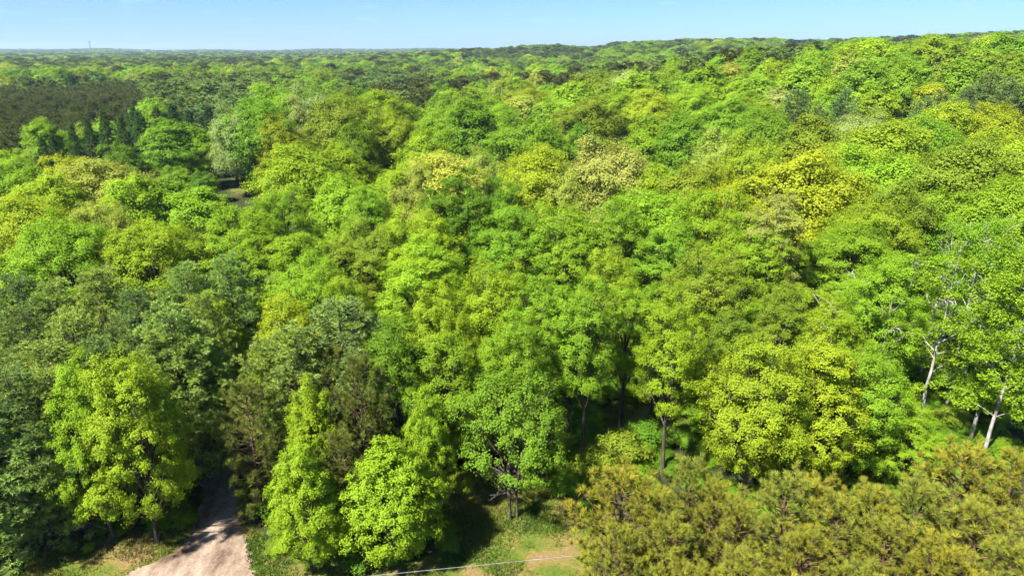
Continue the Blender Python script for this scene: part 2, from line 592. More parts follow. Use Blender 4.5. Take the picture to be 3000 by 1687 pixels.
    spf = {'round': 1.0 + 0 * sz_, 'egg': 1.12 - 0.21 * (sz_ + 1), 'oval': 1.0 + 0 * sz_, 'spread': 1.06 - 0.11 * (sz_ + 1), 'column': 1.0 + 0 * sz_}[shape]
    for q in range(skin):
        sd = np.array([ssr[q] * math.cos(sth[q]), ssr[q] * math.sin(sth[q]), sz_[q]])
        c = np.array([sd[0] * rad * spf[q] * 0.8, sd[1] * rad * spf[q] * 0.8, zc + sd[2] * hz * 0.84]) * rng.uniform(0.93, 1.07, 3)
        n = int(leaves * 1.2)
        e = rdir(rng, n)
        p = c + e * rng.uniform(0.2, 1.15, (n, 1)) * clump_r * np.array([1.25, 1.25, 1.05])
        P.append(p)
        N.append(unit(0.35 * e + 0.8 * sd + 0.25 * np.array([0, 0, 1.0]) + rough_n * rng.normal(size=(n, 3))))
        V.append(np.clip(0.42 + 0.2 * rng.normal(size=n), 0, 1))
    P = np.concatenate(P); N = np.concatenate(N); V = np.concatenate(V)
    n = len(P)
    L = leaf * rng.uniform(0.7, 1.35, n)
    crown = leaf_mesh(name + '_crown', P, N, L, L * rng.uniform(0.55, 0.8, n), M[mat], rng, V)
    trunk = tb.mesh(name + '_trunk', M[bark])
    # the true extent of the grown crown
    return dict(trunk=trunk, crown=crown, limbs=limb_meshes, h=float(np.percentile(P[:, 2], 99.7)), r=float(np.percentile(np.hypot(P[:, 0], P[:, 1]), 97)))


def blades(name, C, D, n_each, length, width, spread, mat, rng, var_c, droop=0.0):
    """tufts of needles: n_each thin blades fan out from every tuft centre C about the direction D"""
    m = len(C)
    d = np.repeat(D, n_each, 0)
    c = np.repeat(C, n_each, 0)
    vv = np.repeat(var_c, n_each)
    k = len(c)
    dd = unit(d + spread * rng.normal(size=(k, 3)))
    L = (length * rng.uniform(0.7, 1.25, k))[:, None]
    side = unit(np.cross(dd, rng.normal(size=(k, 3))))
    W = width * L / length
    b = c + dd * L * 0.08
    tip = c + dd * L - np.array([0, 0, 1.0]) * droop * L
    v = np.stack([b - side * W * 0.5, b + side * W * 0.5, tip], 1).reshape(-1, 3)
    F = np.arange(k * 3).reshape(-1, 3)
    return build_mesh(name, v, F3=F, mats=[mat], face_attr={'leaf_var': np.clip(vv + 0.12 * rng.normal(size=k), 0, 1)})


def conifer(name, seed, h=14.0, rad=3.4, base=0.12, whorl=0.6, per=6, profile='pine', tufts=15, n_each=15, length=0.26, width=0.045,
            spread=0.75, rise=0.25, up=0.5, jitter=0.25, bark='bark', topw=0.12, puff=0, puff_r=0.3):
    """one conifer: straight trunk, whorls of branches, side twigs carrying tufts of needles"""
    rng = np.random.default_rng(seed)
    tb = Tubes()
    zt = np.linspace(-0.3, h * 0.985, 10)
    f = np.clip(zt / h, 0, 1)
    wob = rng.normal(0, 0.04, (10, 2)); wob[:2] = 0
    trunk_p = np.stack([wob[:, 0], wob[:, 1], zt], -1)
    r0 = 0.014 * h + 0.04
    tb.add(trunk_p, r0 * (1 - 0.93 * f), 7)
    C, D, V = [], [], []
    z = base * h
    ph = rng.uniform(0, 6.28)
    while z < h * 0.97:
        t = (z - base * h) / (h * (1 - base))
        if profile == 'pine':
            w = (0.62 + 0.55 * t if t < 0.42 else 1.0) * (1 - max(0, (t - 0.35) / 0.65) ** 1.7) * 0.9 + topw
        elif profile == 'flat':
            w = (0.25 + 1.3 * t if t < 0.58 else 1.0) * (1 - max(0, (t - 0.62) / 0.38) ** 2.2) * 0.9 + topw
        else:
            w = (1 - t) * 0.95 + topw * 0.5
        nb = max(4, int(per * (0.7 + 0.5 * min(1, w))))
        for b in range(nb):
            th = ph + b * 2 * math.pi / nb + rng.normal(0, 0.22)
            Lb = rad * w * rng.uniform(1 - jitter, 1 + jitter)
            if rng.random() < 0.06: Lb *= 1.3
            r_ = rise * (0.5 + 1.6 * t) + rng.normal(0, 0.08)
            hd = np.array([math.cos(th), math.sin(th), 0.0])
            sd = np.array([-math.sin(th), math.cos(th), 0.0])
            a = np.array([np.interp(z, zt, trunk_p[:, 0]), np.interp(z, zt, trunk_p[:, 1]), z + rng.normal(0, 0.12)])
            sag = -0.08 * Lb if profile != 'spruce' else 0.1 * Lb
            e = a + hd * Lb + np.array([0, 0, r_ * Lb])
            m_ = a + hd * Lb * 0.55 + np.array([0, 0, r_ * Lb * 0.4 + sag])
            pts = bez(a, m_, e, 5)
            tb.add(pts, np.linspace(0.022 + 0.010 * Lb, 0.010, 5), 4)
            nt_ = max(3, int(tufts * (0.3 + 0.7 * Lb / rad)))
            s = np.sqrt(rng.uniform(0.10, 1.0, nt_)); s[0] = 1.0
            base_p = (1 - s)[:, None] ** 2 * a + 2 * (s * (1 - s))[:, None] * m_ + (s ** 2)[:, None] * e
            lat = rng.uniform(-1, 1, nt_) * 0.42 * Lb * (1.12 - s) ** 0.7
            lat[0] = 0
            c = base_p + sd * lat[:, None] + np.stack([np.zeros(nt_), np.zeros(nt_), 0.10 * np.abs(lat) + rng.normal(0.05, 0.11, nt_)], -1) - hd * np.abs(lat)[:, None] * 0.12
            d = unit(hd * 0.8 + sd * (np.sign(lat) * 0.5)[:, None] + np.array([0, 0, up]) + rng.normal(0, 0.22, (nt_, 3)))
            if puff:
                e_ = rdir(rng, nt_ * puff); e_[:, 2] = np.abs(e_[:, 2]) * 0.9 - 0.12
                c = np.repeat(c, puff, 0) + e_ * puff_r * rng.uniform(0.5, 1.0, (nt_ * puff, 1))
                d = unit(e_ * 0.9 + np.repeat(d, puff, 0) * 0.7)
                s = np.repeat(s, puff); nt_ = len(c)
            C.append(c); D.append(d)
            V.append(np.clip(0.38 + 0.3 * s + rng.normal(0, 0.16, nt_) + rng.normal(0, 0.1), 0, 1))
        ph += 1.1
        z += whorl * rng.uniform(0.75, 1.2) * (1 - 0.35 * t)
    # leader
    zl = np.linspace(h * 0.9, h, 6)
    C.append(np.stack([zl * 0, zl * 0, zl], -1)); D.append(np.tile([0, 0, 1.0], (6, 1))); V.append(np.full(6, 0.85))
    C = np.concatenate(C); D = np.concatenate(D); V = np.concatenate(V)
    crown = blades(name + '_crown', C, D, n_each, length, width, spread, M['needle'], rng, V)
    return dict(trunk=tb.mesh(name + '_trunk', M[bark]), crown=crown, limbs=[], h=h + length * 0.8, r=float(np.percentile(np.hypot(C[:, 0], C[:, 1]), 96)))


# near prototypes (leaf by leaf), middle-distance ones (coarser leaves), far ones (coarsest)
NEAR = {}
NEAR['round'] = [broadleaf('broadleaf', 11 + i, h=13.5, rad=4.8, base=0.12, n_lobes=38, lobe_k=0.27, clumps=11, leaves=120, leaf=0.13, clump_r=0.5, shape='round') for i in range(3)]
NEAR['egg'] = [broadleaf('broadleaf', 31 + i, h=14.5, rad=4.3, base=0.08, n_lobes=38, lobe_k=0.27, clumps=11, leaves=115, leaf=0.13, clump_r=0.48, shape='egg') for i in range(2)]
NEAR['bush'] = [broadleaf('broadleaf', 41 + i, h=9.4, rad=3.0, base=0.04, n_lobes=30, clumps=14, leaves=95, clump_r=0.34, leaf=0.12, shape='egg') for i in range(2)]
NEAR['full'] = [broadleaf('broadleaf', 46 + i, h=13.6, rad=4.4, base=0.05, n_lobes=36, clumps=15, leaves=105, clump_r=0.42, leaf=0.13, shape='egg') for i in range(2)]
NEAR['tall'] = [broadleaf('broadleaf', 51 + i, h=16.5, rad=3.6, base=0.28, n_lobes=22, clumps=14, leaves=115, leaf=0.13, clump_r=0.46, shape='oval', gap=0.12, skin=45) for i in range(2)]
NEAR['oak'] = [broadleaf('oak', 61 + i, h=15.5, rad=6.0, base=0.14, n_lobes=46, clumps=8, leaves=150, clump_r=0.68, leaf=0.16, shape='spread', lobe_k=0.23, gap=0.1) for i in range(2)]
MID = {}
for key, kw in (('round', dict(h=13.5, rad=4.8, base=0.10, n_lobes=42, lobe_k=0.25, shape='round')), ('egg', dict(h=14.5, rad=4.3, base=0.08, n_lobes=42, lobe_k=0.25, shape='egg')),
                ('tall', dict(h=16.5, rad=3.6, base=0.2, n_lobes=36, lobe_k=0.27, shape='oval')), ('oak', dict(h=15.0, rad=6.0, base=0.12, n_lobes=50, lobe_k=0.22, shape='spread'))):
    MID[key] = [broadleaf('mid_' + key, 100 + 7 * i + len(key), clumps=6, leaves=100, leaf=0.22, flat=0.9, rough_n=0.24, skin=150, clump_r=0.68 if key != 'oak' else 0.8, twigs=False, **kw) for i in range(2)]
FAR = [broadleaf('far_broadleaf', 201 + i, h=14.0, rad=5.2, base=0.12, n_lobes=40, lobe_k=0.25, clumps=5, leaves=42, leaf=0.44, flat=0.9, rough_n=0.22, skin=90, clump_r=0.9,
                 shape=('round', 'spread', 'egg', 'round')[i], twigs=False) for i in range(4)]
WHITE = [conifer('white_pine', 301 + i, h=14.5, rad=3.2, base=0.07, whorl=0.72, per=6, tufts=7, n_each=11, length=0.27, width=0.06, spread=0.55, rise=0.24, up=0.6, puff=6, puff_r=0.34) for i in range(3)]
RED = [conifer('red_pine', 321 + i, h=10.5, rad=2.5, base=0.06, whorl=0.66, per=6, tufts=5, n_each=70, length=0.40, width=0.034, spread=0.52, rise=0.45, up=1.3, jitter=0.3, bark='bark_red', topw=0.16) for i in range(3)]
REDF = [conifer('plantation_pine', 341 + i, h=16.0, rad=2.6, base=0.4, whorl=0.7, per=5, profile='pine', tufts=9, n_each=14, length=0.55, width=0.12, spread=0.9, rise=0.25, up=0.6, bark='bark_red', topw=0.2) for i in range(2)]
SPRUCE = [conifer('spruce', 361 + i, h=14.0, rad=2.6, base=0.05, whorl=0.55, per=7, profile='spruce', tufts=12, n_each=12, length=0.36, width=0.085, spread=0.6, rise=-0.12, up=0.15) for i in range(2)]
WHITEM = [conifer('mid_white_pine', 381 + i, h=15.5, rad=3.6, base=0.12, whorl=0.8, per=5, tufts=11, n_each=12, length=0.5, width=0.12, spread=0.85, rise=0.2, up=0.5) for i in range(2)]
CONF_FAR = [conifer('far_pine', 391 + i, h=15.5, rad=3.0, base=0.25, whorl=1.2, per=5, profile=('pine', 'flat')[i], tufts=6, n_each=9, length=0.95, width=0.3, spread=0.9, rise=0.2, up=0.5) for i in range(2)]
SHRUB = [broadleaf('shrub', 401 + i, h=2.6, rad=1.7, base=0.02, n_lobes=9, clumps=8, leaves=70, leaf=0.15, clump_r=0.42, shape='round', stems=3, skin=20) for i in range(2)]
APPLE = broadleaf('apple', 431, h=11.3, rad=4.6, base=0.22, n_lobes=22, clumps=12, leaves=105, leaf=0.14, clump_r=0.52, shape='round', stems=2, gap=0.22, skin=25, split_limbs=True)

# ------------------------------------------------------------------ tree colours (reflectance) and the words for them
TINT = {
    'lime': ((0.238, 0.375, 0.024), 'lime green'),
    'fresh': ((0.190, 0.330, 0.025), 'fresh green'),
    'yellow': ((0.285, 0.375, 0.024), 'yellow-green'),
    'olive': ((0.195, 0.280, 0.028), 'olive green'),
    'deep': ((0.130, 0.245, 0.020), 'deep green'),
    'pale': ((0.330, 0.400, 0.070), 'creamy green'),
    'beige': ((0.340, 0.370, 0.090), 'beige-green'),
    'gold': ((0.285, 0.360, 0.025), 'golden yellow'),
    'silver': ((0.266, 0.359, 0.113), 'silvery green'),
    'rust': ((0.270, 0.220, 0.070), 'rusty orange'),
    'brown': ((0.173, 0.133, 0.067), 'brownish'),
}
CTINT = {
    'white': ((0.215, 0.325, 0.090), 'blue-green'),
    'whited': ((0.145, 0.235, 0.080), 'dark blue-green'),
    'red': ((0.225, 0.250, 0.042), 'olive-gold'),
    'redd': ((0.145, 0.190, 0.048), 'dark olive'),
    'plant': ((0.082, 0.110, 0.036), 'brownish dark green'),
    'spruce': ((0.058, 0.125, 0.036), 'deep green'),
}
rnd = random.Random(77)
placed = []          # x, y, radius of everything that stands


def jitter_col(c, a=0.12):
    k = 1 + rnd.uniform(-a, a)
    h = rnd.uniform(-0.10, 0.10)
    return (max(0, c[0] * k * (1 + h)), max(0, c[1] * k), max(0, c[2] * k * (1 - h)), 1.0)


def put(name, proto, x, y, h, r, color, label, cat, group=None, rz=None, squash=1.0):
    z = float(terrain(x, y))
    root = bpy.data.objects.new(name, None)
    root.empty_display_size = 0.5
    link(root)
    root.location = (x, y, z)
    root.rotation_euler = (0, 0, rnd.uniform(0, 6.28) if rz is None else rz)
    s = r / proto['r']
    root.scale = (s, s * squash, h / proto['h'])
    t = link(bpy.data.objects.new('trunk', proto['trunk']), root)
    c = link(bpy.data.objects.new('crown', proto['crown']), root)
    c.color = color
    for lm in proto['limbs']:
        link(bpy.data.objects.new('limb', lm), t)
    tag(root, label, cat, group)
    placed.append((x, y, r))
    root['_crown'] = c.name
    del root['_crown']
    return root, c


def by_top(px, py, w, h):
    """where a tree of height h stands whose top is seen at a survey point, and its crown radius"""
    x, y = hit(px, py, h)
    z = float(terrain(x, y))
    d = depth_of(x, y, z + h * 0.65)
    return x, y, w * S / FPX * d * 0.5


def by_base(px, py_base, py_top, w):
    """a tree whose foot is seen: its height follows from where the top is seen"""
    x, y = hit(px, py_base)
    z = float(terrain(x, y))
    # the height whose image lies on the row py_top
    lo, hi = 0.5, 40
    for _ in range(30):
        m = (lo + hi) / 2
        q = np.array([x, y, z + m]) - CAMP
        v = 287.5 - FPX * (q @ UPV) / (q @ FWD)
        if v / S > py_top: lo = m
        else: hi = m
    d = depth_of(x, y, z + m * 0.6)
    return x, y, m, w * S / FPX * d * 0.5


# ------------------------------------------------------------------ foreground trees that the photograph lets one tell apart
def base_tree(name, kind, px, pyb, pyt, w, tint, label, cat='tree', group=None, var=0, lib=None, rz=None):
    x, y, h, r = by_base(px, pyb, pyt, w)
    pl = (lib or NEAR)[kind] if not isinstance(kind, (list, dict)) else kind
    proto = pl if isinstance(pl, dict) else pl[var % len(pl)]
    tt = TINT.get(tint) or CTINT[tint]
    return put(name, proto, x, y, h, r, jitter_col(tt[0], 0.05), label, cat, group, rz)


def top_tree(name, kind, px, pyt, w, h, tint, label, cat='tree', group=None, var=0, rz=None):
    x, y, r = by_top(px, pyt, w, h)
    pl = NEAR[kind] if isinstance(kind, str) else kind
    proto = pl if isinstance(pl, dict) else pl[var % len(pl)]
    tt = TINT.get(tint) or CTINT[tint]
    return put(name, proto, x, y, h, r, jitter_col(tt[0], 0.05), label, cat, group, rz)


B = 'broadleaf_tree'
base_tree(B, 'full', 285, 1358, 893, 220, 'lime', 'bright green broadleaf tree left of the dirt road, behind a yellower one', var=0)
base_tree(B, 'full', 398, 1362, 884, 262, 'yellow', 'yellow-green broadleaf tree at the left edge of the dirt road', var=1)
base_tree(B, 'bush', 785, 1440, 1122, 200, 'lime', 'lime green bushy tree between the dirt road and a rounder lime tree', var=0)
base_tree(B, 'bush', 992, 1415, 1103, 262, 'lime', 'round bright lime tree on a short grey trunk beside the overhead wire', var=1)
base_tree(B, 'bush', 812, 1330, 948, 165, 'lime', 'slim lime tree rising between two dark olive pines near the road', var=1)
base_tree(B, 'bush', 1080, 1315, 975, 138, 'lime', 'narrow lime tree behind the round lime tree, at the lawn edge', var=0)
x, y, h, r = by_base(1292, 1295, 948, 320)
apple, _ = put(B, APPLE, x, y, h, r, (0.160, 0.285, 0.026, 1), 'old twin-stemmed tree with bare lower limbs standing on the sunny lawn', 'tree', rz=0.0)
arng = np.random.default_rng(71)
for k in range(9):                       # dead lower limbs, most on the left of the stems
    th = math.pi + arng.uniform(-1.5, 1.3)
    z = arng.uniform(1.6, 3.6)
    L = arng.uniform(1.6, 3.2)
    tb_ = Tubes()
    a = np.array([0.0, 0.0, z]); e = a + np.array([math.cos(th) * L, math.sin(th) * L, arng.uniform(0.1, 1.3)])
    q = bez(a, 0.5 * (a + e) + np.array([0, 0, 0.45]), e, 6)
    tb_.add(q, np.linspace(0.06, 0.014, 6), 5)
    for j in range(6):
        b_ = q[2 + j % 4]
        g = b_ + (e - a) * arng.uniform(0.15, 0.35) + arng.normal(0, 0.35, 3)
        tb_.add(np.stack([b_, 0.5 * (b_ + g) + arng.normal(0, 0.06, 3), g]), [0.024, 0.017, 0.009], 3)
    link(bpy.data.objects.new('bare_limb', tb_.mesh('bare_limb', M['bare'])), next(c for c in apple.children if c.name.startswith('trunk')))
base_tree(B, 'round', 1870, 1255, 848, 310, 'yellow', 'wide yellow-lime tree with dark trunk behind the olive-gold pines', var=0)
base_tree(B, 'full', 2005, 1232, 842, 290, 'yellow', 'leafy yellow-lime tree joined to the wide one behind the olive-gold pines', var=0)
base_tree(B, 'round', 2125, 1205, 885, 270, 'lime', 'lime tree between a yellow-lime tree and the aspens', var=1)
base_tree(B, 'egg', 2262, 1235, 1015, 170, 'lime', 'small lime tree with thin dark trunk in front of the aspens', var=1)

# the slender trees and the canopy round the shady opening behind the lawn
base_tree(B, 'tall', 1665, 1192, 725, 190, 'lime', 'slender tree with a long bare trunk beside the shady shrubs', var=0)
base_tree(B, 'tall', 1560, 1085, 715, 170, 'fresh', 'slender leaning tree at the sunlit grass opening', var=1)
base_tree(B, 'tall', 1465, 1150, 690, 190, 'fresh', 'tall tree with stout dark trunk just behind the old twin-stemmed tree', var=1)
base_tree(B, 'tall', 1640, 1040, 720, 170, 'fresh', 'slender straight tree behind the sunlit grass opening', var=0)
for i, (px, py, w, h, tint, kind, lab) in enumerate([
    (990, 782, 210, 14.5, 'deep', 'egg', 'dense deep green tree beside the dark pine on the road bank'),
    (1230, 655, 250, 15.5, 'lime', 'round', 'tallest bright green crown over the lawn, in the middle wood'),
    (1110, 705, 210, 14.5, 'lime', 'round', 'lime crown leaning over the dense deep green tree'),
    (1350, 700, 210, 15.0, 'fresh', 'tall', 'fresh green crown behind the old twin-stemmed tree'),
    (1290, 800, 230, 13.5, 'fresh', 'round', 'broad fresh green crown on a dark trunk just behind the lawn'),
    (1120, 830, 220, 13.0, 'fresh', 'egg', 'fresh green tree behind the narrow lime tree'),
    (1440, 720, 190, 14.5, 'lime', 'tall', 'lime green tree next to the stout dark trunk'),
    (770, 640, 230, 14.5, 'lime', 'round', 'lime green tree on the right bank of the road gap'),
    (720, 745, 220, 13.0, 'yellow', 'egg', 'yellow-lime tree leaning over the dark road gap'),
    (860, 690, 190, 13.5, 'lime', 'round', 'lime green tree behind the big dark white pine by the road'),
    (520, 735, 165, 13.0, 'yellow', 'bush', 'small yellow-green tree among the white pines'),
    (10, 715, 130, 12.5, 'lime', 'bush', 'small lime green tree at the rim of the white pines'),
    (660, 880, 130, 11.0, 'yellow', 'bush', 'thin yellow-green tree overhanging the shaded road'),
    (1780, 622, 250, 15.0, 'olive', 'round', 'olive green tree with dark trunk above the wide yellow-lime tree'),
    (1850, 790, 200, 12.0, 'olive', 'egg', 'shaded olive tree behind the wide yellow-lime tree'),
    (1980, 720, 190, 12.5, 'olive', 'egg', 'shaded olive tree at the dark gap before the aspens'),
    (1535, 628, 190, 14.5, 'yellow', 'round', 'yellowish round crown standing above the slender trees'),
    (2240, 645, 220, 15.0, 'lime', 'egg', 'lime tree behind the pale aspen trunks'),
    (2110, 745, 170, 13.5, 'lime', 'tall', 'lime tree by the dark gap next to the first dead aspen'),
]):
    top_tree(B, kind, px, py, w, h, tint, lab, var=i)

# white pines on the left of the road, in a block
WP_GROUP = 'white pines of the block left of the road'
WP_LABEL = ('blue-green white pine on the back rim of the pine block, against lime green trees', 'blue-green white pine in the middle of the dense pine block by the road',
            'blue-green white pine just behind the verge trees left of the dirt road')
for i, (px, py, w, h) in enumerate([
    (30, 690, 200, 14.5), (130, 702, 180, 14), (235, 674, 215, 15), (335, 722, 180, 14), (462, 662, 190, 14.5), (566, 640, 175, 15),
    (50, 765, 220, 14), (170, 785, 220, 13.5), (418, 772, 240, 14.5), (300, 800, 200, 13.5), (505, 735, 140, 14),
    (90, 855, 260, 13.5), (240, 850, 220, 12.5), (395, 835, 230, 12.5), (470, 838, 190, 12.5), (10, 925, 280, 13.5), (118, 925, 200, 13), (488, 800, 140, 13)]):
    top_tree('white_pine', WHITE, px, py, w, h, 'white' if i % 3 else 'whited', WP_LABEL[0 if py < 730 else 1 if py < 830 else 2], 'pine', WP_GROUP, var=i)
base_tree('white_pine', WHITE, 55, 1392, 1010, 300, 'white', 'sunlit white pine at the grass verge in front of the pine block', 'pine', var=1)
base_tree('white_pine', WHITE, -85, 1420, 985, 330, 'white', 'white pine with long lit boughs at the outer end of the verge', 'pine', var=2)
base_tree('white_pine', WHITE, 70, 1290, 930, 200, 'white', 'white pine half hidden behind the bright green tree left of the road', 'pine', var=0)
top_tree('white_pine', WHITE, 850, 752, 290, 14.5, 'whited', 'big dark rounded white pine on the right bank of the road', 'pine', var=1)
top_tree('white_pine', WHITE, 735, 815, 240, 13.5, 'white', 'softer blue-green white pine beside the big dark one', 'pine', var=2)
top_tree('white_pine', WHITE, 660, 850, 170, 12.0, 'white', 'slim white pine at the right rim of the shaded road', 'pine', var=0)
top_tree('white_pine', WHITE, 508, 572, 100, 13.0, 'plant', 'narrow dark pine alone among lime green crowns', 'pine', var=0)

# red pines
base_tree('red_pine', RED, 662, 1300, 962, 165, 'redd', 'dark olive red pine at the right edge of the dirt road', 'pine', var=0)
base_tree('red_pine', RED, 930, 1290, 900, 165, 'redd', 'dark olive red pine above the round lime tree', 'pine', var=1)
base_tree('red_pine', RED, 855, 1215, 872, 150, 'redd', 'slim olive red pine behind the slim lime tree', 'pine', var=2)
base_tree('red_pine', RED, 880, 1375, 1090, 170, 'redd', 'shaded low red pine between the two lime bushy trees', 'pine', var=1)
RP = [(1567, 1183, 240, 10.5, 'olive-gold red pine with a pointed top at the corner of the lawn'),
      (1742, 1160, 190, 10.5, 'slim olive-gold red pine next to the pine at the lawn corner'),
      (1985, 1195, 230, 10.0, 'olive-gold red pine in front of the wide yellow-lime tree'),
      (2436, 1128, 240, 11.0, 'tall olive-gold red pine in front of the leaning aspen trunk'),
      (2570, 1150, 220, 10.5, None), (2330, 1205, 220, 10.0, None), (2120, 1250, 200, 9.5, None), (1860, 1265, 210, 9.5, None),
      (1690, 1300, 210, 9.5, None), (1650, 1235, 190, 9.8, None), (1800, 1215, 190, 9.8, None), (2210, 1225, 200, 9.6, None), (2060, 1205, 180, 9.6, None), (1560, 1330, 170, 9.0, None), (2240, 1310, 220, 9.0, None), (2480, 1270, 230, 9.5, None), (2030, 1335, 220, 9.0, None),
      (1880, 1390, 220, 8.8, None), (2380, 1370, 230, 9.0, None), (2560, 1370, 230, 9.0, None), (2180, 1420, 220, 8.5, None), (1730, 1425, 200, 8.5, None), (2000, 1470, 230, 8.0, None)]
for i, (px, py, w, h, lab) in enumerate(RP):
    top_tree('red_pine', RED, px, py, w, h, 'red', lab or ('olive-gold red pine in the back row of the thicket, before the broadleaf trees' if py < 1260 else 'olive-gold red pine in the front of the thicket beside the lawn'), 'pine',
             None if lab else 'red pines of the thicket beside the lawn', var=i)


# ------------------------------------------------------------------ aspens with pale bare upper trunks
def aspen(seed, h, bare, leafy, lean):
    rng = np.random.default_rng(seed)
    tb = Tubes()
    zt = np.linspace(-0.3, h, 12)
    f = np.clip(zt / h, 0, 1)
    pts = np.stack([lean[0] * f ** 1.3 + rng.normal(0, 0.05, 12), lean[1] * f ** 1.3 + rng.normal(0, 0.05, 12), zt], -1)
    tb.add(pts, 0.155 * (1 - 0.8 * f), 8)
    limbs, P, N, V = [], [], [], []

    def at_z(z):
        return np.array([np.interp(z, zt, pts[:, 0]), np.interp(z, zt, pts[:, 1]), z])
    for b in range(bare):
        z = h * rng.uniform(0.42, 0.93)
        a = at_z(z)
        th = rng.uniform(0, 6.28); L = rng.uniform(0.9, 2.6) * (1.2 - 0.5 * z / h)
        e = a + np.array([math.cos(th) * L, math.sin(th) * L, L * rng.uniform(0.4, 1.3)])
        m = 0.5 * (a + e) + np.array([math.cos(th), math.sin(th), -0.3]) * 0.25 * L
        t = Tubes()
        q = bez(a, m, e, 5)
        t.add(q, np.linspace(0.05, 0.012, 5), 5)
        for k in range(3):
            j = q[2 + k % 2] if k else q[3]
            g = j + (e - a) * rng.uniform(0.2, 0.4) + rng.normal(0, 0.35, 3)
            t.add(np.stack([j, 0.5 * (j + g) + rng.normal(0, 0.05, 3), g]), [0.03, 0.022, 0.01], 3)
        limbs.append(t.mesh('bare_limb', M['dead']))
    for k in range(leafy):
        z = h * (0.20 + 0.78 * (k + rng.random()) / leafy)
        a = at_z(z)
        th = rng.uniform(0, 6.28); L = rng.uniform(0.5, 2.5) * (1.25 - 0.75 * abs(z / h - 0.5))
        c = a + np.array([math.cos(th) * L, math.sin(th) * L, 0.25 * L])
        tb.add(bez(a - np.array([0, 0, 0.5]), 0.5 * (a + c), c, 4), np.linspace(0.04, 0.012, 4), 4)
        for q in range(5):
            cc = c + rng.normal(0, 0.55, 3) * np.array([1, 1, 0.6])
            n = 95; cr = 0.62 * rng.uniform(0.7, 1.25)
            e = rdir(rng, n)
            s = rng.uniform(0.3, 1, (n, 1)) ** 0.6
            P.append(cc + e * s * cr * np.array([1, 1, 0.6]))
            N.append(unit(0.6 * e + np.array([0, 0, 0.5]) + 0.45 * rng.normal(size=(n, 3))))
            V.append(np.clip(0.5 + 0.2 * rng.normal(size=n) + 0.15 * rng.normal(), 0, 1))
    P = np.concatenate(P); N = np.concatenate(N); V = np.concatenate(V)
    L = 0.15 * rng.uniform(0.7, 1.3, len(P))
    crown = leaf_mesh('aspen_crown', P, N, L, L * 0.75, M['leaf'], rng, V)
    return dict(trunk=tb.mesh('aspen_trunk', M['bark_pale']), crown=crown, limbs=limbs, h=h, r=2.6)


ASPEN = [aspen(501, 17.5, 8, 42, (0.6, 0.2)), aspen(502, 18.5, 10, 44, (-0.5, 0.3)), aspen(503, 16.5, 5, 42, (0.2, -0.3)), aspen(504, 16.0, 14, 13, (0.3, 0.1))]
AG = 'aspens of the stand behind the red pines'
for i, (px, pyb, pyt, var, lab) in enumerate([
    (2470, 1155, 640, 0, 'stout leaning aspen with pale trunk above the tall olive-gold pine'),
    (2436, 1118, 600, 1, 'aspen with long straight pale trunk beside the stout leaning one'),
    (2305, 1085, 640, 3, 'thin white-stemmed aspen between the forked dead aspen and the straight one'),
    (2180, 1060, 735, 3, 'half-dead aspen with bare forked white top behind the lime trees'),
    (2050, 1010, 745, 3, 'small dead-topped aspen at the dark gap in the wood'),
    (2375, 1040, 560, 0, None), (2540, 1060, 600, 3, None), (2310, 960, 560, 3, 'aspen with bleached broken crown deep in the aspen stand'), (2580, 1110, 620, 2, None),
    (2420, 960, 545, 2, None), (2220, 1000, 640, 0, None), (2470, 1020, 640, 3, None), (2560, 960, 520, 0, None), (2350, 900, 555, 1, None), (2130, 960, 690, 2, None)]):
    x, y, h, r = by_base(px, pyb, pyt, 190)
    put('aspen_tree', ASPEN[var], x, y, h, 2.6 * (0.95 + 0.1 * rnd.random()), jitter_col(TINT['fresh'][0] if i % 2 else TINT['lime'][0], 0.06),
        lab or 'aspen with pale trunk and loose bright leaves in the aspen stand', 'tree', None if lab else AG)

# ------------------------------------------------------------------ shrubs
for i, (px, pyb, w, hh, tint, lab) in enumerate([
    (1560, 1165, 150, 2.8, 'olive', 'wide grey-green shrub in shade beside the long bare trunk'),
    (1500, 1215, 150, 3.0, 'olive', 'tall grey-green shrub at the shady edge of the lawn'),
    (1620, 1130, 130, 2.6, 'deep', 'dark green shrub under the slender trees'),
    (1470, 1300, 62, 1.5, 'fresh', 'small fresh green shrub on the lawn near the olive-gold pine'),
    (1600, 1225, 90, 1.8, 'fresh', 'low green shrub behind the pointed olive-gold pine'),
    (1420, 1240, 90, 1.8, 'fresh', 'low leafy shrub next to the old twin-stemmed tree'),
    (395, 1322, 80, 1.4, 'deep', 'dark shrub at the foot of the yellow-green tree'),
    (265, 1335, 70, 1.3, 'deep', 'dark low shrub under the bright green roadside tree'),
    (225, 1385, 34, 0.6, 'fresh', 'small weedy shrub on the grass verge'),
    (1125, 1385, 70, 1.6, 'deep', 'dark shrub at the shaded side of the round lime tree'),
    (1165, 1235, 80, 1.7, 'olive', 'shaded shrub by the narrow lime tree'),
    (630, 470, 44, 3.0, 'brown', 'bare brownish shrub in the small grass clearing deep in the wood'),
]):
    x, y = hit(px, pyb)
    d = depth_of(x, y, 1.0)
    put('shrub', SHRUB[i % 2], x, y, hh, w * S / FPX * d * 0.5, jitter_col(TINT[tint][0], 0.05), lab, 'shrub')

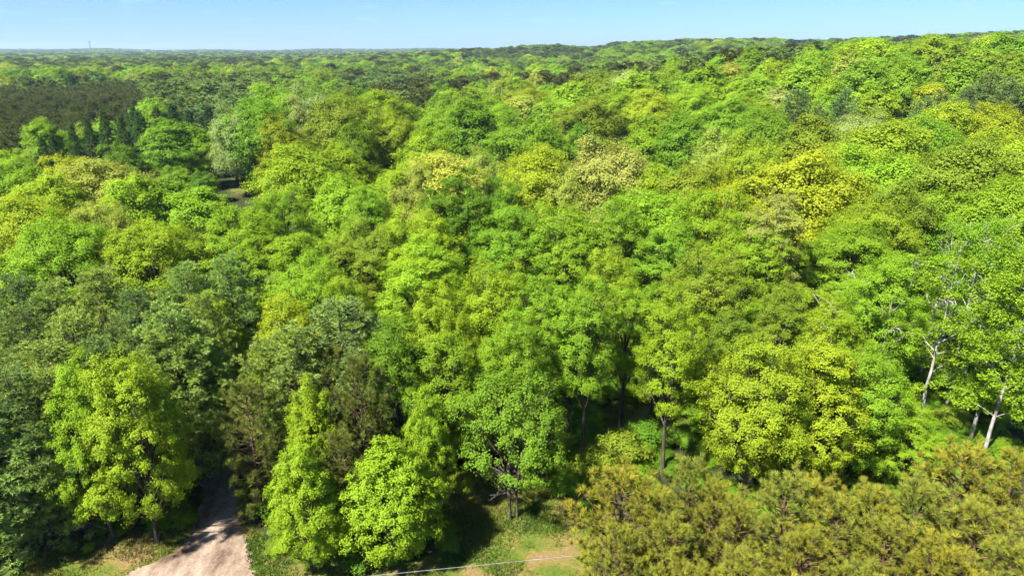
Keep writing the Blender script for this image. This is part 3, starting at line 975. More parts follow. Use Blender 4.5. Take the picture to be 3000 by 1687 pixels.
# ------------------------------------------------------------------ the wood behind: trees surveyed one by one
SURVEY = [  # px, top row, width, height, tint, form
    (130, 545, 240, 14.5, 'lime', 'round'), (250, 510, 150, 14, 'pale', 'oak'), (380, 560, 225, 14, 'lime', 'round'), (60, 490, 210, 14, 'yellow', 'oak'),
    (590, 510, 180, 15, 'lime', 'round'), (700, 472, 160, 14, 'lime', 'round'), (750, 582, 200, 13.5, 'lime', 'egg'), (640, 585, 170, 13, 'fresh', 'egg'), (920, 545, 190, 14, 'olive', 'tall'),
    (860, 620, 170, 12, 'olive', 'egg'), (1050, 522, 190, 15, 'lime', 'round'), (1060, 600, 200, 14, 'lime', 'egg'), (1180, 422, 170, 17, 'deep', 'tall'), (1110, 470, 140, 15, 'deep', 'tall'), (1265, 440, 120, 16, 'deep', 'tall'),
    (1220, 545, 120, 13, 'fresh', 'egg'), (1295, 512, 200, 15, 'fresh', 'round'), (1405, 512, 210, 15, 'fresh', 'round'), (1540, 505, 200, 15, 'fresh', 'tall'),
    (1645, 482, 250, 15, 'lime', 'round'), (1800, 472, 230, 15, 'lime', 'round'), (1960, 478, 150, 15.5, 'beige', 'tall'), (2035, 372, 250, 17, 'gold', 'tall'), (1700, 560, 180, 14, 'fresh', 'tall'), (1900, 560, 190, 14, 'lime', 'round'),
    (2150, 560, 190, 13, 'lime', 'egg'), (2200, 500, 200, 14, 'yellow', 'egg'), (2440, 352, 250, 17, 'olive', 'oak'), (2260, 450, 170, 14, 'olive', 'oak'), (2230, 372, 260, 15, 'lime', 'round'),
    (2225, 302, 250, 16, 'yellow', 'oak'), (2450, 252, 260, 15, 'yellow', 'oak'), (2560, 330, 200, 15, 'yellow', 'oak'), (2370, 480, 160, 13, 'fresh', 'round'), (2540, 450, 180, 14, 'lime', 'round'),
    (20, 392, 170, 14, 'lime', 'round'), (250, 397, 210, 14, 'pale', 'oak'), (165, 390, 110, 12, 'yellow', 'round'), (300, 360, 95, 12, 'deep', 'round'), (110, 440, 170, 13, 'lime', 'round'), (330, 440, 160, 13, 'lime', 'round'), (420, 450, 150, 12, 'fresh', 'egg'), (500, 470, 150, 12, 'lime', 'egg'),
    (690, 287, 115, 14, 'yellow', 'oak'), (760, 362, 210, 15, 'lime', 'round'), (855, 366, 140, 14, 'lime', 'round'), (860, 442, 150, 13, 'lime', 'round'), (930, 470, 130, 13, 'fresh', 'egg'), (990, 420, 150, 13, 'lime', 'round'),
    (640, 250, 160, 17, 'fresh', 'round'), (700, 216, 170, 19, 'fresh', 'round'), (590, 262, 120, 16, 'silver', 'oak'), (780, 216, 120, 19, 'silver', 'oak'), (745, 240, 95, 17, 'silver', 'oak'), (850, 230, 160, 18, 'olive', 'round'), (930, 292, 110, 15, 'olive', 'tall'), (965, 226, 140, 17, 'lime', 'round'), (890, 300, 110, 15, 'deep', 'round'),
    (1070, 330, 145, 15, 'lime', 'round'), (1110, 265, 135, 16, 'fresh', 'round'), (1183, 250, 145, 18, 'deep', 'egg'), (1330, 282, 190, 16, 'fresh', 'round'), (1475, 242, 170, 17, 'olive', 'round'), (1465, 312, 80, 13, 'deep', 'egg'),
    (1640, 290, 120, 14, 'fresh', 'egg'), (1725, 282, 140, 15, 'fresh', 'round'), (1540, 346, 215, 17, 'beige', 'oak'), (1345, 366, 175, 16, 'yellow', 'oak'), (1130, 385, 230, 15, 'pale', 'oak'), (1210, 372, 120, 14, 'pale', 'oak'), (1040, 410, 120, 14, 'pale', 'oak'), (1425, 402, 130, 14, 'pale', 'oak'),
    (1820, 326, 130, 14.5, 'pale', 'oak'), (1905, 332, 160, 15, 'yellow', 'oak'), (1745, 400, 170, 15, 'olive', 'oak'), (1860, 430, 160, 14, 'yellow', 'oak'), (1940, 272, 150, 15, 'fresh', 'round'), (2050, 290, 140, 15, 'olive', 'egg'), (2160, 276, 150, 14, 'silver', 'round'), (2350, 292, 170, 14, 'fresh', 'round'), (1640, 420, 140, 13, 'lime', 'egg'),
    (1330, 212, 110, 15, 'yellow', 'oak'), (1255, 250, 110, 14, 'lime', 'round'), (1430, 220, 110, 13, 'lime', 'round'), (1540, 225, 120, 14, 'lime', 'oak'), (1640, 225, 120, 14, 'yellow', 'round'), (1840, 240, 130, 14, 'fresh', 'round'), (1740, 215, 120, 13, 'lime', 'oak'), (990, 285, 100, 14, 'yellow', 'round'),
]


SURVEY = [(a, b, c, d + (3.2 if b < 340 else 2.0 if b < 480 else 0.7 if b < 560 else 0) + (1.5 if 520 < a < 980 and b < 305 else 0), e, f) for a, b, c, d, e, f in SURVEY]


def landmark(x, y):
    """which findable thing a tree stands by"""
    r = math.hypot(x, y)
    u = 512 + 722 * x / max(y, 1)
    for (sx, sy), rad, txt in SPOTS:
        if math.hypot(x - sx, y - sy) < rad: return txt
    z = float(terrain(x, y))
    if z > 7: return 'on the wooded slope'
    if r > 190: return 'before the pine strips'
    if u < 330: return 'between white pines and clearing'
    if r < 75: return 'behind the lawn'
    return 'deep in the wood'


SPOTS = [((hit(610, 468)), 26, 'beside the small clearing'), (hit(700, 260, 16), 30, 'in the silvery grove'),
             (hit(200, 300, 16), 60, 'before the pine plantation'), (hit(2300, 700, 15), 26, 'behind the aspens'), (hit(280, 640, 14), 24, 'behind the white pines'),
             (hit(1540, 380, 15), 24, 'around the beige oak'), (hit(2035, 400, 15), 24, 'around the golden tree')]


FORMW = {'round': 'rounded', 'egg': 'tapering', 'tall': 'tall narrow', 'oak': 'billowing'}


def wood_tree(x, y, h, r, tint, form, far=False):
    D = math.hypot(x, y)
    lib = MID if D > 95 else NEAR
    if r / h > 0.42: form = 'oak'
    elif form == 'tall' and r / h > 0.30: form = 'round'
    pl = lib[form]
    if far:
        proto = FAR[far - 1]
    else:
        proto = pl[rnd.randrange(len(pl))]
    name = {'oak': 'oak_tree'}.get(form, B)
    size = 'big' if r > 5.6 else ('small' if r < 3.7 else 'mid-sized')
    kindw = 'oak' if form == 'oak' else 'tree'
    mark = landmark(x, y)
    lab = f"{size} {TINT[tint][1]} {kindw} with {FORMW[form]} crown {mark}"
    return put(name, proto, x, y, h, r, jitter_col(TINT[tint][0]), lab, 'tree', f"{TINT[tint][1]} {kindw}s {mark}"[:90])


for px, py, w, h, tint, form in SURVEY:
    x, y, r = by_top(px, py, w * 1.26, h)
    if r > 0.64 * h:          # a crown this wide is two trees grown together
        wood_tree(x - 0.4 * r, y + 0.3, h, 0.62 * r, tint, form)
        wood_tree(x + 0.4 * r, y - 0.3, h * 0.95, 0.62 * r, tint, form)
    else:
        wood_tree(x, y, h, r, tint, form)
# two trees whose trunks show at the clearing
for px, pb, pt, w, lab in ((446, 476, 300, 150, 'tall feathery green tree with forked dark trunk beside the small clearing'), (512, 470, 318, 130, 'feathery green tree between the forked trunk and the small clearing')):
    x, y, h, r = by_base(px, pb, pt, w)
    put(B, MID['egg'][px % 2], x, y, h, r, jitter_col(TINT['fresh'][0], .03), lab, 'tree')
x, y, h, r = by_base(598, 468, 328, 130)
put(B, NEAR['tall'][0], x, y, h, r, jitter_col(TINT['olive'][0], .03), 'thin-leaved tree with long grey trunk standing in the small clearing', 'tree')

# conifers of the wood
def wood_conifer(name, lib, x, y, h, r, tint, label, group):
    return put(name, lib[rnd.randrange(len(lib))], x, y, h, r, jitter_col(CTINT[tint][0]), label, 'conifer', group)


SPR = [(100, 335, 62, 17), (215, 290, 52, 17), (255, 270, 55, 17.5), (125, 330, 52, 16.5), (390, 262, 62, 17), (345, 272, 60, 17), (430, 258, 62, 17), (470, 270, 60, 16.5), (300, 285, 60, 17),
       (500, 250, 58, 17), (520, 262, 55, 16.5), (175, 305, 52, 16.5), (90, 385, 60, 14), (560, 235, 50, 17), (455, 240, 55, 17), (600, 215, 45, 17), (665, 205, 40, 17), (1262, 370, 55, 13), (80, 420, 60, 13), (330, 262, 55, 17), (410, 275, 60, 16)]
for px, py, w, h in SPR:
    x, y, r = by_top(px, py, w * 1.2, h)
    wood_conifer('spruce_tree', SPRUCE, x, y, h, r, 'spruce', 'pointed dark green spruce in front of the dark pine plantation' if px < 700 else 'lone dark spruce in the shade behind the yellow-green oak',
                 'spruces before the pine plantation' if px < 700 else None)
WPM = [(400, 210, 100, 17), (440, 195, 100, 18), (500, 200, 90, 17), (380, 190, 90, 18), (470, 180, 90, 18), (540, 190, 80, 17), (420, 225, 90, 16), (580, 185, 80, 17), (350, 180, 80, 18)]
for px, py, w, h in WPM:
    x, y, r = by_top(px, py, w, h)
    wood_conifer('white_pine', WHITEM, x, y, h, r, 'whited', 'tall dark white pine between the pine plantation and the silvery grove', 'white pines by the plantation')
WPS = [(2010, 222, 95, 15), (2130, 222, 70, 14), (2330, 240, 75, 14), (2500, 180, 110, 14), (2550, 190, 90, 14), (2440, 215, 70, 13), (2060, 262, 60, 12), (2370, 225, 60, 12)]
for px, py, w, h in WPS:
    x, y, r = by_top(px, py, w, h)
    wood_conifer('white_pine', WHITEM, x, y, h, r, 'whited', 'dark white pine standing among broadleaf trees on the wooded slope', 'white pines on the wooded slope')

# the red pine plantation: rows of tall dark pines
PLANT = [hit(x, y, 13.2) for x, y in ((-160, 378), (30, 338), (180, 306), (300, 284), (352, 262), (368, 214), (350, 197), (240, 196), (100, 214), (-160, 236))]
PLANT = np.array(PLANT)
prow = []
gx = np.arange(PLANT[:, 0].min(), PLANT[:, 0].max(), 5.6)
gy = np.arange(PLANT[:, 1].min(), PLANT[:, 1].max(), 6.2)
for a in gx:
    for b in gy:
        x, y = a + rnd.uniform(-0.9, 0.9) + 0.15 * (b - gy[0]), b + rnd.uniform(-1.0, 1.0)
        if inside(PLANT, np.array(x), np.array(y)):
            prow.append((x, y))
prow.sort(key=lambda p: math.hypot(*p))
plant_far = prow[230:]
for x, y in prow[:230]:
    if any((x - q[0]) ** 2 + (y - q[1]) ** 2 < (0.7 * q[2]) ** 2 for q in placed[-400:] if q[2] > 2.2): pass
    wood_conifer('plantation_pine', REDF, x, y, rnd.uniform(11.5, 15.2), rnd.uniform(2.1, 2.9), 'plant', 'tall dark pine with bare reddish trunk in the pine plantation', 'pines of the dark plantation')

# ------------------------------------------------------------------ everything between and beyond
def in_frame_u(x, y, z):
    d = depth_of(x, y, z)
    return 512 + FPX * x / max(d, 1)


def vnoise(x, y, s, seed):
    """smooth value noise, for patches of like trees"""
    x, y = np.asarray(x, float) / s + seed * 13.7, np.asarray(y, float) / s + seed * 7.1
    i, j = np.floor(x), np.floor(y)
    fx, fy = x - i, y - j
    fx, fy = fx * fx * (3 - 2 * fx), fy * fy * (3 - 2 * fy)

    def g(a, b):
        return np.mod(np.sin(a * 127.1 + b * 311.7 + seed) * 43758.5453, 1.0)
    return (g(i, j) * (1 - fx) + g(i + 1, j) * fx) * (1 - fy) + (g(i, j + 1) * (1 - fx) + g(i + 1, j + 1) * fx) * fy


# dark pine belts seen in the distance (bearing from, to, distance from, to)
def bearing(px):
    return 512 + 722 * ((px * S - 512) / FPX) * 0.944
BELTS = [(850, 1078, 290, 560, 0.97), (372, 600, 205, 420, 0.85), (1010, 1900, 330, 450, 0.75), (1180, 1505, 900, 1150, 0.95), (0, 640, 900, 1500, 0.6), (1880, 2060, 360, 430, 0.9), (380, 700, 330, 470, 0.75), (1400, 1420, 1500, 1600, 0.5)]


def belt(x, y):
    r = math.hypot(x, y)
    u = 512 + 722 * x / y
    for a, b, r0, r1, p in BELTS:
        if bearing(a) < u < bearing(b) and r0 < r + 20 * math.sin(u * 0.07) < r1:
            return p
    return 0.05 if r < 650 else (0.14 if r < 1000 else 0.26)


def pick_tint(x, y, a=None):
    a = float(vnoise(x, y, 38, 1)) if a is None else a
    b = rnd.random()
    q = 0.6 * a + 0.4 * b
    r = math.hypot(x, y)
    if b < 0.003: return 'rust' if r > 200 else 'beige'
    if b < 0.015: return 'silver'
    if b < 0.05: return 'pale'
    if b < 0.056: return 'beige'
    if r > 235: q = 0.82 * q
    for lim, t in ((0.24, 'deep'), (0.35, 'olive'), (0.52, 'fresh'), (0.78, 'lime'), (2, 'yellow')):
        if q < lim: return t


cells = {}


def cell_add(x, y, r):
    cells.setdefault((int(x // 12), int(y // 12)), []).append((x, y, r))


def clash(x, y, r, k=0.86):
    cx, cy_ = int(x // 12), int(y // 12)
    for i in (-1, 0, 1):
        for j in (-1, 0, 1):
            for q in cells.get((cx + i, cy_ + j), ()):
                if (x - q[0]) ** 2 + (y - q[1]) ** 2 < (k * (r + q[2])) ** 2:
                    return True
    return False


for q in placed:
    cell_add(*q)
fill, far_pts = [], []
D0, D1 = 50.0, 215.0
# random dart throwing through the middle distance
N_TRY = 16000
t_r = np.sqrt(np.array([rnd.uniform(D0 ** 2, (D1 + 15) ** 2) for _ in range(N_TRY)]))
t_a = np.array([rnd.uniform(R(-41), R(41)) for _ in range(N_TRY)])
t_x, t_y = t_r * np.sin(t_a), t_r * np.cos(t_a)
t_ok = ~(is_open(t_x, t_y) | on_road(t_x, t_y, 2.0) | inside(PLANT, t_x, t_y) | ((t_r < 62) & (t_a < R(-8))))
for x, y in zip(t_x[t_ok].tolist(), t_y[t_ok].tolist()):
    r = rnd.uniform(4.2, 6.6)
    if clash(x, y, r): continue
    cell_add(x, y, r)
    fill.append((x, y, r))
fill.sort(key=lambda p: math.hypot(p[0], p[1]))


def survey_row(x, y, z):
    """column and row (on the survey copy) at which a point is seen"""
    q = np.array([x, y, z]) - CAMP
    d = q @ FWD
    return (512 + FPX * q[0] / d) / S, (287.5 - FPX * (q @ UPV) / d) / S


# the filling trees stay low where a surveyed crown shows above and behind them
SHOWN = [(px, py, w, math.hypot(*hit(px, py, h))) for px, py, w, h, _, _ in SURVEY] + [(472, 300, 200, 166), (598, 328, 150, 166)] + [(px, py, 1.5 * w, math.hypot(*hit(px, py, h))) for px, py, w, h in SPR + WPM + WPS]
SHOWN += [(20 + 60 * k, 338 - 9 * k, 110, 175) for k in range(6)]


def fit_height(x, y, r, h):
    D = math.hypot(x, y)
    z = float(terrain(x, y))
    cx, _ = survey_row(x, y, z + h)
    wf = 2 * r * FPX / depth_of(x, y, z + h) / S
    lim = -1e9
    for px, py, w, ds in SHOWN:
        if ds > D + 2 and abs(px - cx) < 0.5 * (1.15 * w + wf):
            lim = max(lim, py + 1.1 * w)
    while h > 3.5:
        if survey_row(x, y, z + h)[1] >= lim: return h
        h -= 0.5
    return 0


n_ind = 0
keep = []
for x, y, r in fill:
    D = math.hypot(x, y)
    u = in_frame_u(x, y, float(terrain(x, y)) + 12)
    if D < 120 and not -70 < u < 1094: continue
    hh = fit_height(x, y, r, rnd.uniform(10.0, 13.5) if D < 150 else rnd.uniform(11, 17))
    if not hh: continue
    keep.append((x, y, min(r, 0.55 * hh), hh, u, D))
for k, (x, y, r, hh, u, D) in enumerate(keep):
    tint = pick_tint(x, y)
    form = 'oak' if tint in ('pale', 'beige', 'silver') or rnd.random() < 0.3 else rnd.choice(['round', 'round', 'egg', 'tall'])
    last = k >= len(keep) - 30
    if n_ind < 330 and (-25 < u < 1049 or D < 120 or last):
        n_ind += 1
        wood_tree(x, y, hh, r * (0.85 if form == 'tall' else 1.0), tint, form, far=k % 4 + 1 if last else 0)
    else:
        far_pts.append((x, y, hh, r, TINT[tint][0], rnd.randrange(4)))
for x, y in plant_far:
    far_pts.append((x, y, rnd.uniform(12.0, 14.6), 3.0, CTINT['plant'][0], 5))
# the far wood: wider spacing the farther away
r_in = D1 + 15
nrng = np.random.default_rng(21)
while r_in < 7600:
    step = 10.6 + 0.0062 * r_in
    half = R(42)
    n = int(2 * half * r_in / step)
    rr = r_in + nrng.uniform(-0.5, 0.5, n) * step
    az = -half + (np.arange(n) + nrng.random(n)) / n * 2 * half
    xs, ys = rr * np.sin(az), rr * np.cos(az)
    ok = ~(inside(PLANT, xs, ys) | inside(FAR_FIELD, xs, ys))
    patch = vnoise(xs, ys, 95, 1)
    sz = step / 10.6
    for x, y, pa in zip(xs[ok].tolist(), ys[ok].tolist(), patch[ok].tolist()):
        if r_in < 420 and clash(x, y, 4.5, 0.7): continue
        rw = 0.56 * step * rnd.uniform(0.75, 1.35)
        if rnd.random() < belt(x, y):
            far_pts.append((x, y, rnd.uniform(16, 20) * sz ** 0.15, 0.60 * step, tuple(0.75 * q for q in CTINT['whited' if x < -60 and rr[0] < 430 else rnd.choice(['plant', 'plant', 'whited'])][0]), 4 + rnd.randrange(2)))
        else:
            far_pts.append((x, y, rnd.uniform(11, 19.5) * sz ** 0.12, rw, TINT[pick_tint(x, y, pa)][0], rnd.randrange(4)))
    r_in += step * 0.92


def gn_instances(name, pts_data, sources, label, cat):
    """one stuff object whose points each carry one copy of a source crown"""
    n = len(pts_data)
    me = bpy.data.meshes.new(name)
    me.vertices.add(n)
    co = np.array([(p[0], p[1], float(0)) for p in pts_data], np.float32)
    co[:, 2] = terrain(co[:, 0], co[:, 1])
    me.vertices.foreach_set('co', co.ravel())
    src_i = np.array([p[5] for p in pts_data], np.int32)
    scl = np.array([(p[3] / sources[p[5]][1], p[3] / sources[p[5]][1], p[2] / sources[p[5]][2]) for p in pts_data], np.float32)
    rot = np.array([(0, 0, rnd.uniform(0, 6.28)) for p in pts_data], np.float32)
    tint = np.array([jitter_col(p[4], 0.2) for p in pts_data], np.float32)
    for nm, typ, key, arr in (('src', 'INT', 'value', src_i), ('scl', 'FLOAT_VECTOR', 'vector', scl), ('rot', 'FLOAT_VECTOR', 'vector', rot), ('tint', 'FLOAT_COLOR', 'color', tint)):
        a = me.attributes.new(nm, typ, 'POINT')
        a.data.foreach_set(key, np.ascontiguousarray(arr).ravel())
    o = link(bpy.data.objects.new(name, me))
    ng = bpy.data.node_groups.new(name + '_nodes', 'GeometryNodeTree')
    ng.interface.new_socket('Geometry', in_out='INPUT', socket_type='NodeSocketGeometry')
    ng.interface.new_socket('Geometry', in_out='OUTPUT', socket_type='NodeSocketGeometry')
    gi = ng.nodes.new('NodeGroupInput'); go = ng.nodes.new('NodeGroupOutput')
    join = ng.nodes.new('GeometryNodeJoinGeometry')

    def named(nm, typ):
        a = ng.nodes.new('GeometryNodeInputNamedAttribute')
        a.data_type = typ
        a.inputs['Name'].default_value = nm
        return [s for s in a.outputs if s.enabled and s.name == 'Attribute'][0]
    s_src, s_scl, s_rot = named('src', 'INT'), named('scl', 'FLOAT_VECTOR'), named('rot', 'FLOAT_VECTOR')
    for k, (obj, r_, h_, mat) in enumerate(sources):
        oi = ng.nodes.new('GeometryNodeObjectInfo')
        oi.transform_space = 'ORIGINAL'
        oi.inputs['Object'].default_value = obj
        sm = ng.nodes.new('GeometryNodeSetMaterial')
        sm.inputs['Material'].default_value = mat
        ng.links.new(oi.outputs['Geometry'], sm.inputs['Geometry'])
        cmp_ = ng.nodes.new('FunctionNodeCompare')
        cmp_.data_type = 'INT'; cmp_.operation = 'EQUAL'
        ii = [s for s in cmp_.inputs if s.enabled]
        ng.links.new(s_src, ii[0]); ii[1].default_value = k
        ip = ng.nodes.new('GeometryNodeInstanceOnPoints')
        ng.links.new(gi.outputs[0], ip.inputs['Points'])
        ng.links.new(cmp_.outputs[0], ip.inputs['Selection'])
        ng.links.new(sm.outputs[0], ip.inputs['Instance'])
        ng.links.new(s_rot, ip.inputs['Rotation'])
        ng.links.new(s_scl, ip.inputs['Scale'])
        ng.links.new(ip.outputs[0], join.inputs[0])
    ng.links.new(join.outputs[0], go.inputs[0])
    md = o.modifiers.new('scatter', 'NODES')
    md.node_group = ng
    tag(o, label, cat, kind='stuff')
    return o


def crown_object(mesh):
    return next(o for o in bpy.data.objects if o.type == 'MESH' and o.data == mesh)


# the far sources are the crowns of real trees standing in the wood
for p in CONF_FAR:
    x, y, r = by_top(610 + 60 * CONF_FAR.index(p), 190, 50, 15)
    put('far_pine', p, x, y, 15.5, 3.0, jitter_col(CTINT['plant'][0]), ('pointed' if p is CONF_FAR[0] else 'flat-topped') + ' dark pine at the far side of the silvery grove', 'conifer')
SRC = [(crown_object(p['crown']), p['r'], p['h'], M['leaf_far']) for p in FAR] + [(crown_object(p['crown']), p['r'], p['h'], M['needle_far']) for p in CONF_FAR]
print('individual fill', n_ind, 'far', len(far_pts), 'plantation', len(prow))
gn_instances('far_forest', far_pts, SRC, 'unbroken spring forest stretching away to the horizon', 'forest')

# undergrowth on the shaded forest floor
ug = []
u_r = np.sqrt(nrng.uniform(33 ** 2, 125 ** 2, 3600)); u_a = nrng.uniform(R(-40), R(40), 3600)
u_x, u_y = u_r * np.sin(u_a), u_r * np.cos(u_a)
u_ok = ~(is_open(u_x, u_y) | on_road(u_x, u_y, 1.2) | ((u_r < 45) & (u_x > 5)))
for x, y in zip(u_x[u_ok].tolist(), u_y[u_ok].tolist()):
    s = rnd.uniform(0.5, 1.25)
    ug.append((x, y, 1.3 * s * rnd.uniform(0.6, 1.1), 1.5 * s, TINT[rnd.choice(['deep', 'deep', 'olive', 'fresh'])][0], rnd.randrange(2)))
gn_instances('undergrowth', ug, [(crown_object(p['crown']), p['r'], p['h'], M['leaf_far']) for p in SHRUB], 'low leafy undergrowth on the shaded forest floor', 'undergrowth')


# grass blades on the open land
def make_grass():
    rng = np.random.default_rng(9)
    n = 150000
    lo, hi = OPEN_POLYS[0].min(0), OPEN_POLYS[0].max(0)
    x = rng.uniform(max(lo[0], -32), min(hi[0], 30), n); y = rng.uniform(max(lo[1], 31), hi[1], n)
    P = np.stack([x, y], -1)
    lo, hi = OPEN_POLYS[1].min(0), OPEN_POLYS[1].max(0)
    P = np.concatenate([P, rng.uniform(lo, hi, (9000, 2))])
    x, y = P[:, 0], P[:, 1]
    patch = vnoise(P[:, 0], P[:, 1], 2.6, 3) * 0.65 + vnoise(P[:, 0], P[:, 1], 0.9, 5) * 0.35
    xl = np.interp(y, road_l[:, 1], road_l[:, 0]); xr = np.interp(y, road_r[:, 1], road_r[:, 0])
    keep = is_open(x, y) & ~((x > xl + 0.1) & (x < xr - 0.1)) & (patch > rng.uniform(0.28, 0.55, len(x)))
    x, y, patch = x[keep], y[keep], patch[keep]
    n = len(x)
    th = rng.uniform(0, 6.28, n)
    hgt = rng.uniform(0.07, 0.26, n) * (0.6 + patch)
    w = rng.uniform(0.02, 0.05, n)
    z = terrain(x, y)
    b = np.stack([x, y, z], -1)
    sd = np.stack([np.cos(th), np.sin(th), 0 * th], -1) * w[:, None]
    tip = b + np.stack([rng.normal(0, 0.09, n), rng.normal(0, 0.09, n), hgt], -1)
    v = np.stack([b - sd, b + sd, tip], 1).reshape(-1, 3)
    m, nt, out = new_mat('grass_blades')
    at = nnode(nt, 'ShaderNodeAttribute', attribute_name='leaf_var').outputs['Fac']
    rp = nnode(nt, 'ShaderNodeValToRGB')
    el = rp.color_ramp.elements
    el[0].position, el[0].color = 0.15, (0.19, 0.155, 0.05, 1)
    el[1].position, el[1].color = 0.85, (0.055, 0.12, 0.014, 1)
    e = el.new(0.45); e.color = (0.145, 0.175, 0.02, 1)
    nt.links.new(at, rp.inputs['Fac'])
    pr = nnode(nt, 'ShaderNodeBsdfPrincipled'); pr.inputs['Roughness'].default_value = 0.7
    pr.inputs['Specular IOR Level'].default_value = 0.15
    nt.links.new(rp.outputs[0], pr.inputs['Base Color'])
    tr = nnode(nt, 'ShaderNodeBsdfTranslucent'); nt.links.new(rp.outputs[0], tr.inputs['Color'])
    mx = nnode(nt, 'ShaderNodeMixShader'); mx.inputs[0].default_value = 0.35
    nt.links.new(pr.outputs[0], mx.inputs[1]); nt.links.new(tr.outputs[0], mx.inputs[2])
    nt.links.new(mx.outputs[0], out.inputs['Surface'])
    var = np.clip(vnoise(x, y, 3.3, 8) + rng.normal(0, 0.13, n), 0, 1)
    me = build_mesh('grass', v, F3=np.arange(n * 3).reshape(-1, 3), mats=[m], face_attr={'leaf_var': var})
    tag(link(bpy.data.objects.new('grass', me)), 'short patchy grass on the lawn and road verges', 'grass', kind='stuff')


make_grass()

# ------------------------------------------------------------------ overhead wire without poles, both ends run on out of view
def make_wire():
    m, nt, out = new_mat('bright_aluminium_wire')
    pr = nnode(nt, 'ShaderNodeBsdfPrincipled')
    no = nnode(nt, 'ShaderNodeTexNoise'); no.inputs['Scale'].default_value = 12
    rp = nnode(nt, 'ShaderNodeValToRGB')
    rp.color_ramp.elements[0].color = (0.22, 0.22, 0.24, 1); rp.color_ramp.elements[1].color = (0.4, 0.4, 0.42, 1)
    nt.links.new(no.outputs['Fac'], rp.inputs['Fac']); nt.links.new(rp.outputs[0], pr.inputs['Base Color'])
    pr.inputs['Metallic'].default_value = 0.3; pr.inputs['Roughness'].default_value = 0.4
    nt.links.new(pr.outputs[0], out.inputs['Surface'])
    H = 3.2
    a = np.array([*hit(930, 1447, H), H]); b = np.array([*hit(1365, 1404, H), H])
    d = (b - a) / np.linalg.norm(b - a)
    p0, p1 = a - d * 30.0, b + d * 22.0
    wire = bpy.data.objects.new('overhead_wire', None); link(wire); wire.location = tuple(a)
    t = Tubes(); s = np.linspace(0, 1, 24)[:, None]
    pts = p0 * (1 - s) + p1 * s
    t.add(pts - a, np.full(24, 0.012), 6)
    link(bpy.data.objects.new('cable', t.mesh('cable', m)), wire)
    t = Tubes(); t.add(np.stack([b - d * 0.7, b - d * 0.55, b - d * 0.1, b + d * 0.05]) - a, [0.014, 0.026, 0.026, 0.014], 8)
    link(bpy.data.objects.new('splice_sleeve', t.mesh('splice_sleeve', m)), wire)
    tag(wire, 'thin bright overhead wire crossing the lawn edge by the round lime tree', 'wire')


make_wire()

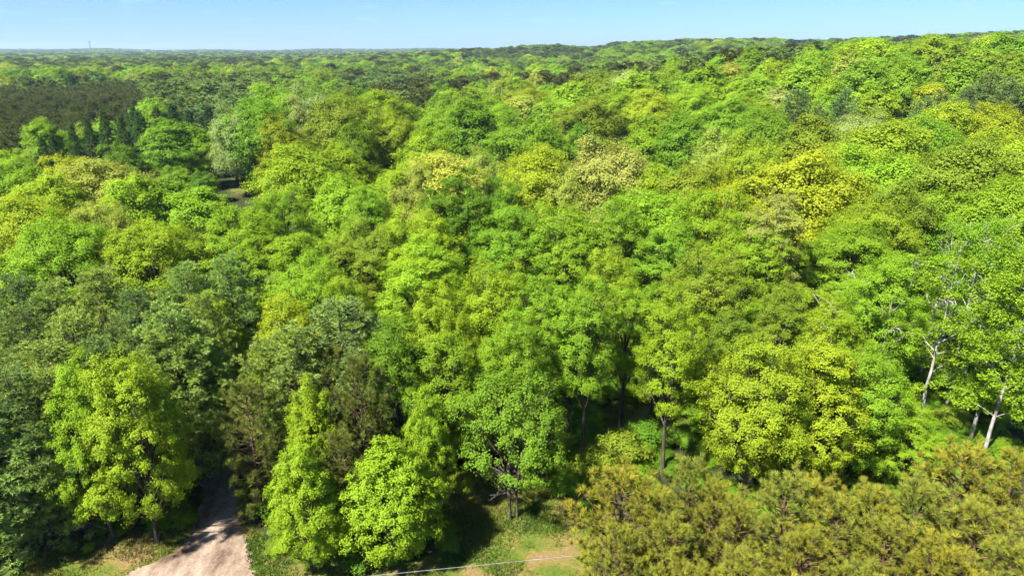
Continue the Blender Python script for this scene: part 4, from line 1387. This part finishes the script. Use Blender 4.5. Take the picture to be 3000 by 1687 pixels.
# ------------------------------------------------------------------ far lattice mast on the horizon
def make_mast():
    m, nt, out = new_mat('grey_galvanised_steel')
    pr = nnode(nt, 'ShaderNodeBsdfPrincipled'); pr.inputs['Roughness'].default_value = 0.6
    no = nnode(nt, 'ShaderNodeTexNoise'); no.inputs['Scale'].default_value = 0.5
    rp = nnode(nt, 'ShaderNodeValToRGB')
    rp.color_ramp.elements[0].color = (0.12, 0.13, 0.15, 1); rp.color_ramp.elements[1].color = (0.25, 0.26, 0.28, 1)
    nt.links.new(no.outputs['Fac'], rp.inputs['Fac']); nt.links.new(rp.outputs[0], pr.inputs['Base Color'])
    nt.links.new(pr.outputs[0], out.inputs['Surface'])
    dirv = ray(228, 124); az = math.atan2(dirv[0], dirv[1])
    D = 2900.0
    x, y = D * math.sin(az), D * math.cos(az)
    z = float(terrain(x, y))
    root = bpy.data.objects.new('lattice_mast', None); link(root); root.location = (x, y, z)
    Hm = 62.0 - z

    def half(zz): return 2.3 - 1.5 * zz / Hm
    cs = [(1, 1), (-1, 1), (-1, -1), (1, -1)]
    for cx, cy_ in cs:
        t = Tubes(); zz = np.linspace(-1, Hm, 6)
        t.add(np.stack([cx * half(zz), cy_ * half(zz), zz], -1), np.full(6, 0.26), 5)
        link(bpy.data.objects.new('leg', t.mesh('mast_leg', m)), root)
    zs = np.linspace(0, Hm, 15)
    for k in range(14):
        t = Tubes()
        for q in range(4):
            c0, c1 = cs[q], cs[(q + 1) % 4]
            h0, h1 = half(zs[k]), half(zs[k + 1])
            t.add([(c0[0] * h0, c0[1] * h0, zs[k]), (c1[0] * h1, c1[1] * h1, zs[k + 1])], [0.14, 0.14], 4)
            t.add([(c0[0] * h1, c0[1] * h1, zs[k + 1]), (c1[0] * h1, c1[1] * h1, zs[k + 1])], [0.14, 0.14], 4)
        link(bpy.data.objects.new('bracing', t.mesh('mast_bracing', m)), root)
    for q in range(3):
        an = q * 2.094
        t = Tubes(); px, py_ = 2.0 * math.cos(an), 2.0 * math.sin(an)
        t.add([(px, py_, Hm - 3.0), (px, py_, Hm + 0.4)], [0.55, 0.55], 6)
        t.add([(0, 0, Hm - 1.2), (px, py_, Hm - 1.2)], [0.2, 0.2], 4)
        link(bpy.data.objects.new('antenna', t.mesh('mast_antenna', m)), root)
    tag(root, 'slim grey lattice mast standing above the far horizon', 'mast')


make_mast()

# ------------------------------------------------------------------ haze
def make_haze():
    x0, y0, z0, z1 = -9500.0, -9500.0, -6.0, 130.0
    zmin = -4.0
    V = [(sx * 14500.0, sy * 14500.0, zz) for zz in (zmin - 2, z1) for sx, sy in ((-1, -1), (1, -1), (1, 1), (-1, 1))]
    F = [(0, 3, 2, 1), (4, 5, 6, 7), (0, 1, 5, 4), (1, 2, 6, 5), (2, 3, 7, 6), (3, 0, 4, 7)]
    m, nt, out = new_mat('thin_air')
    pv = nnode(nt, 'ShaderNodeVolumePrincipled')
    pv.inputs['Color'].default_value = (0.55, 0.75, 1.0, 1)
    pv.inputs['Density'].default_value = 0.00009
    pv.inputs['Anisotropy'].default_value = 0.2
    nt.links.new(pv.outputs[0], out.inputs['Volume'])
    o = link(bpy.data.objects.new('haze', build_mesh('haze', V, F4=F, mats=[m])))
    tag(o, 'thin blue air over the whole forest', 'haze', kind='stuff')


make_haze()
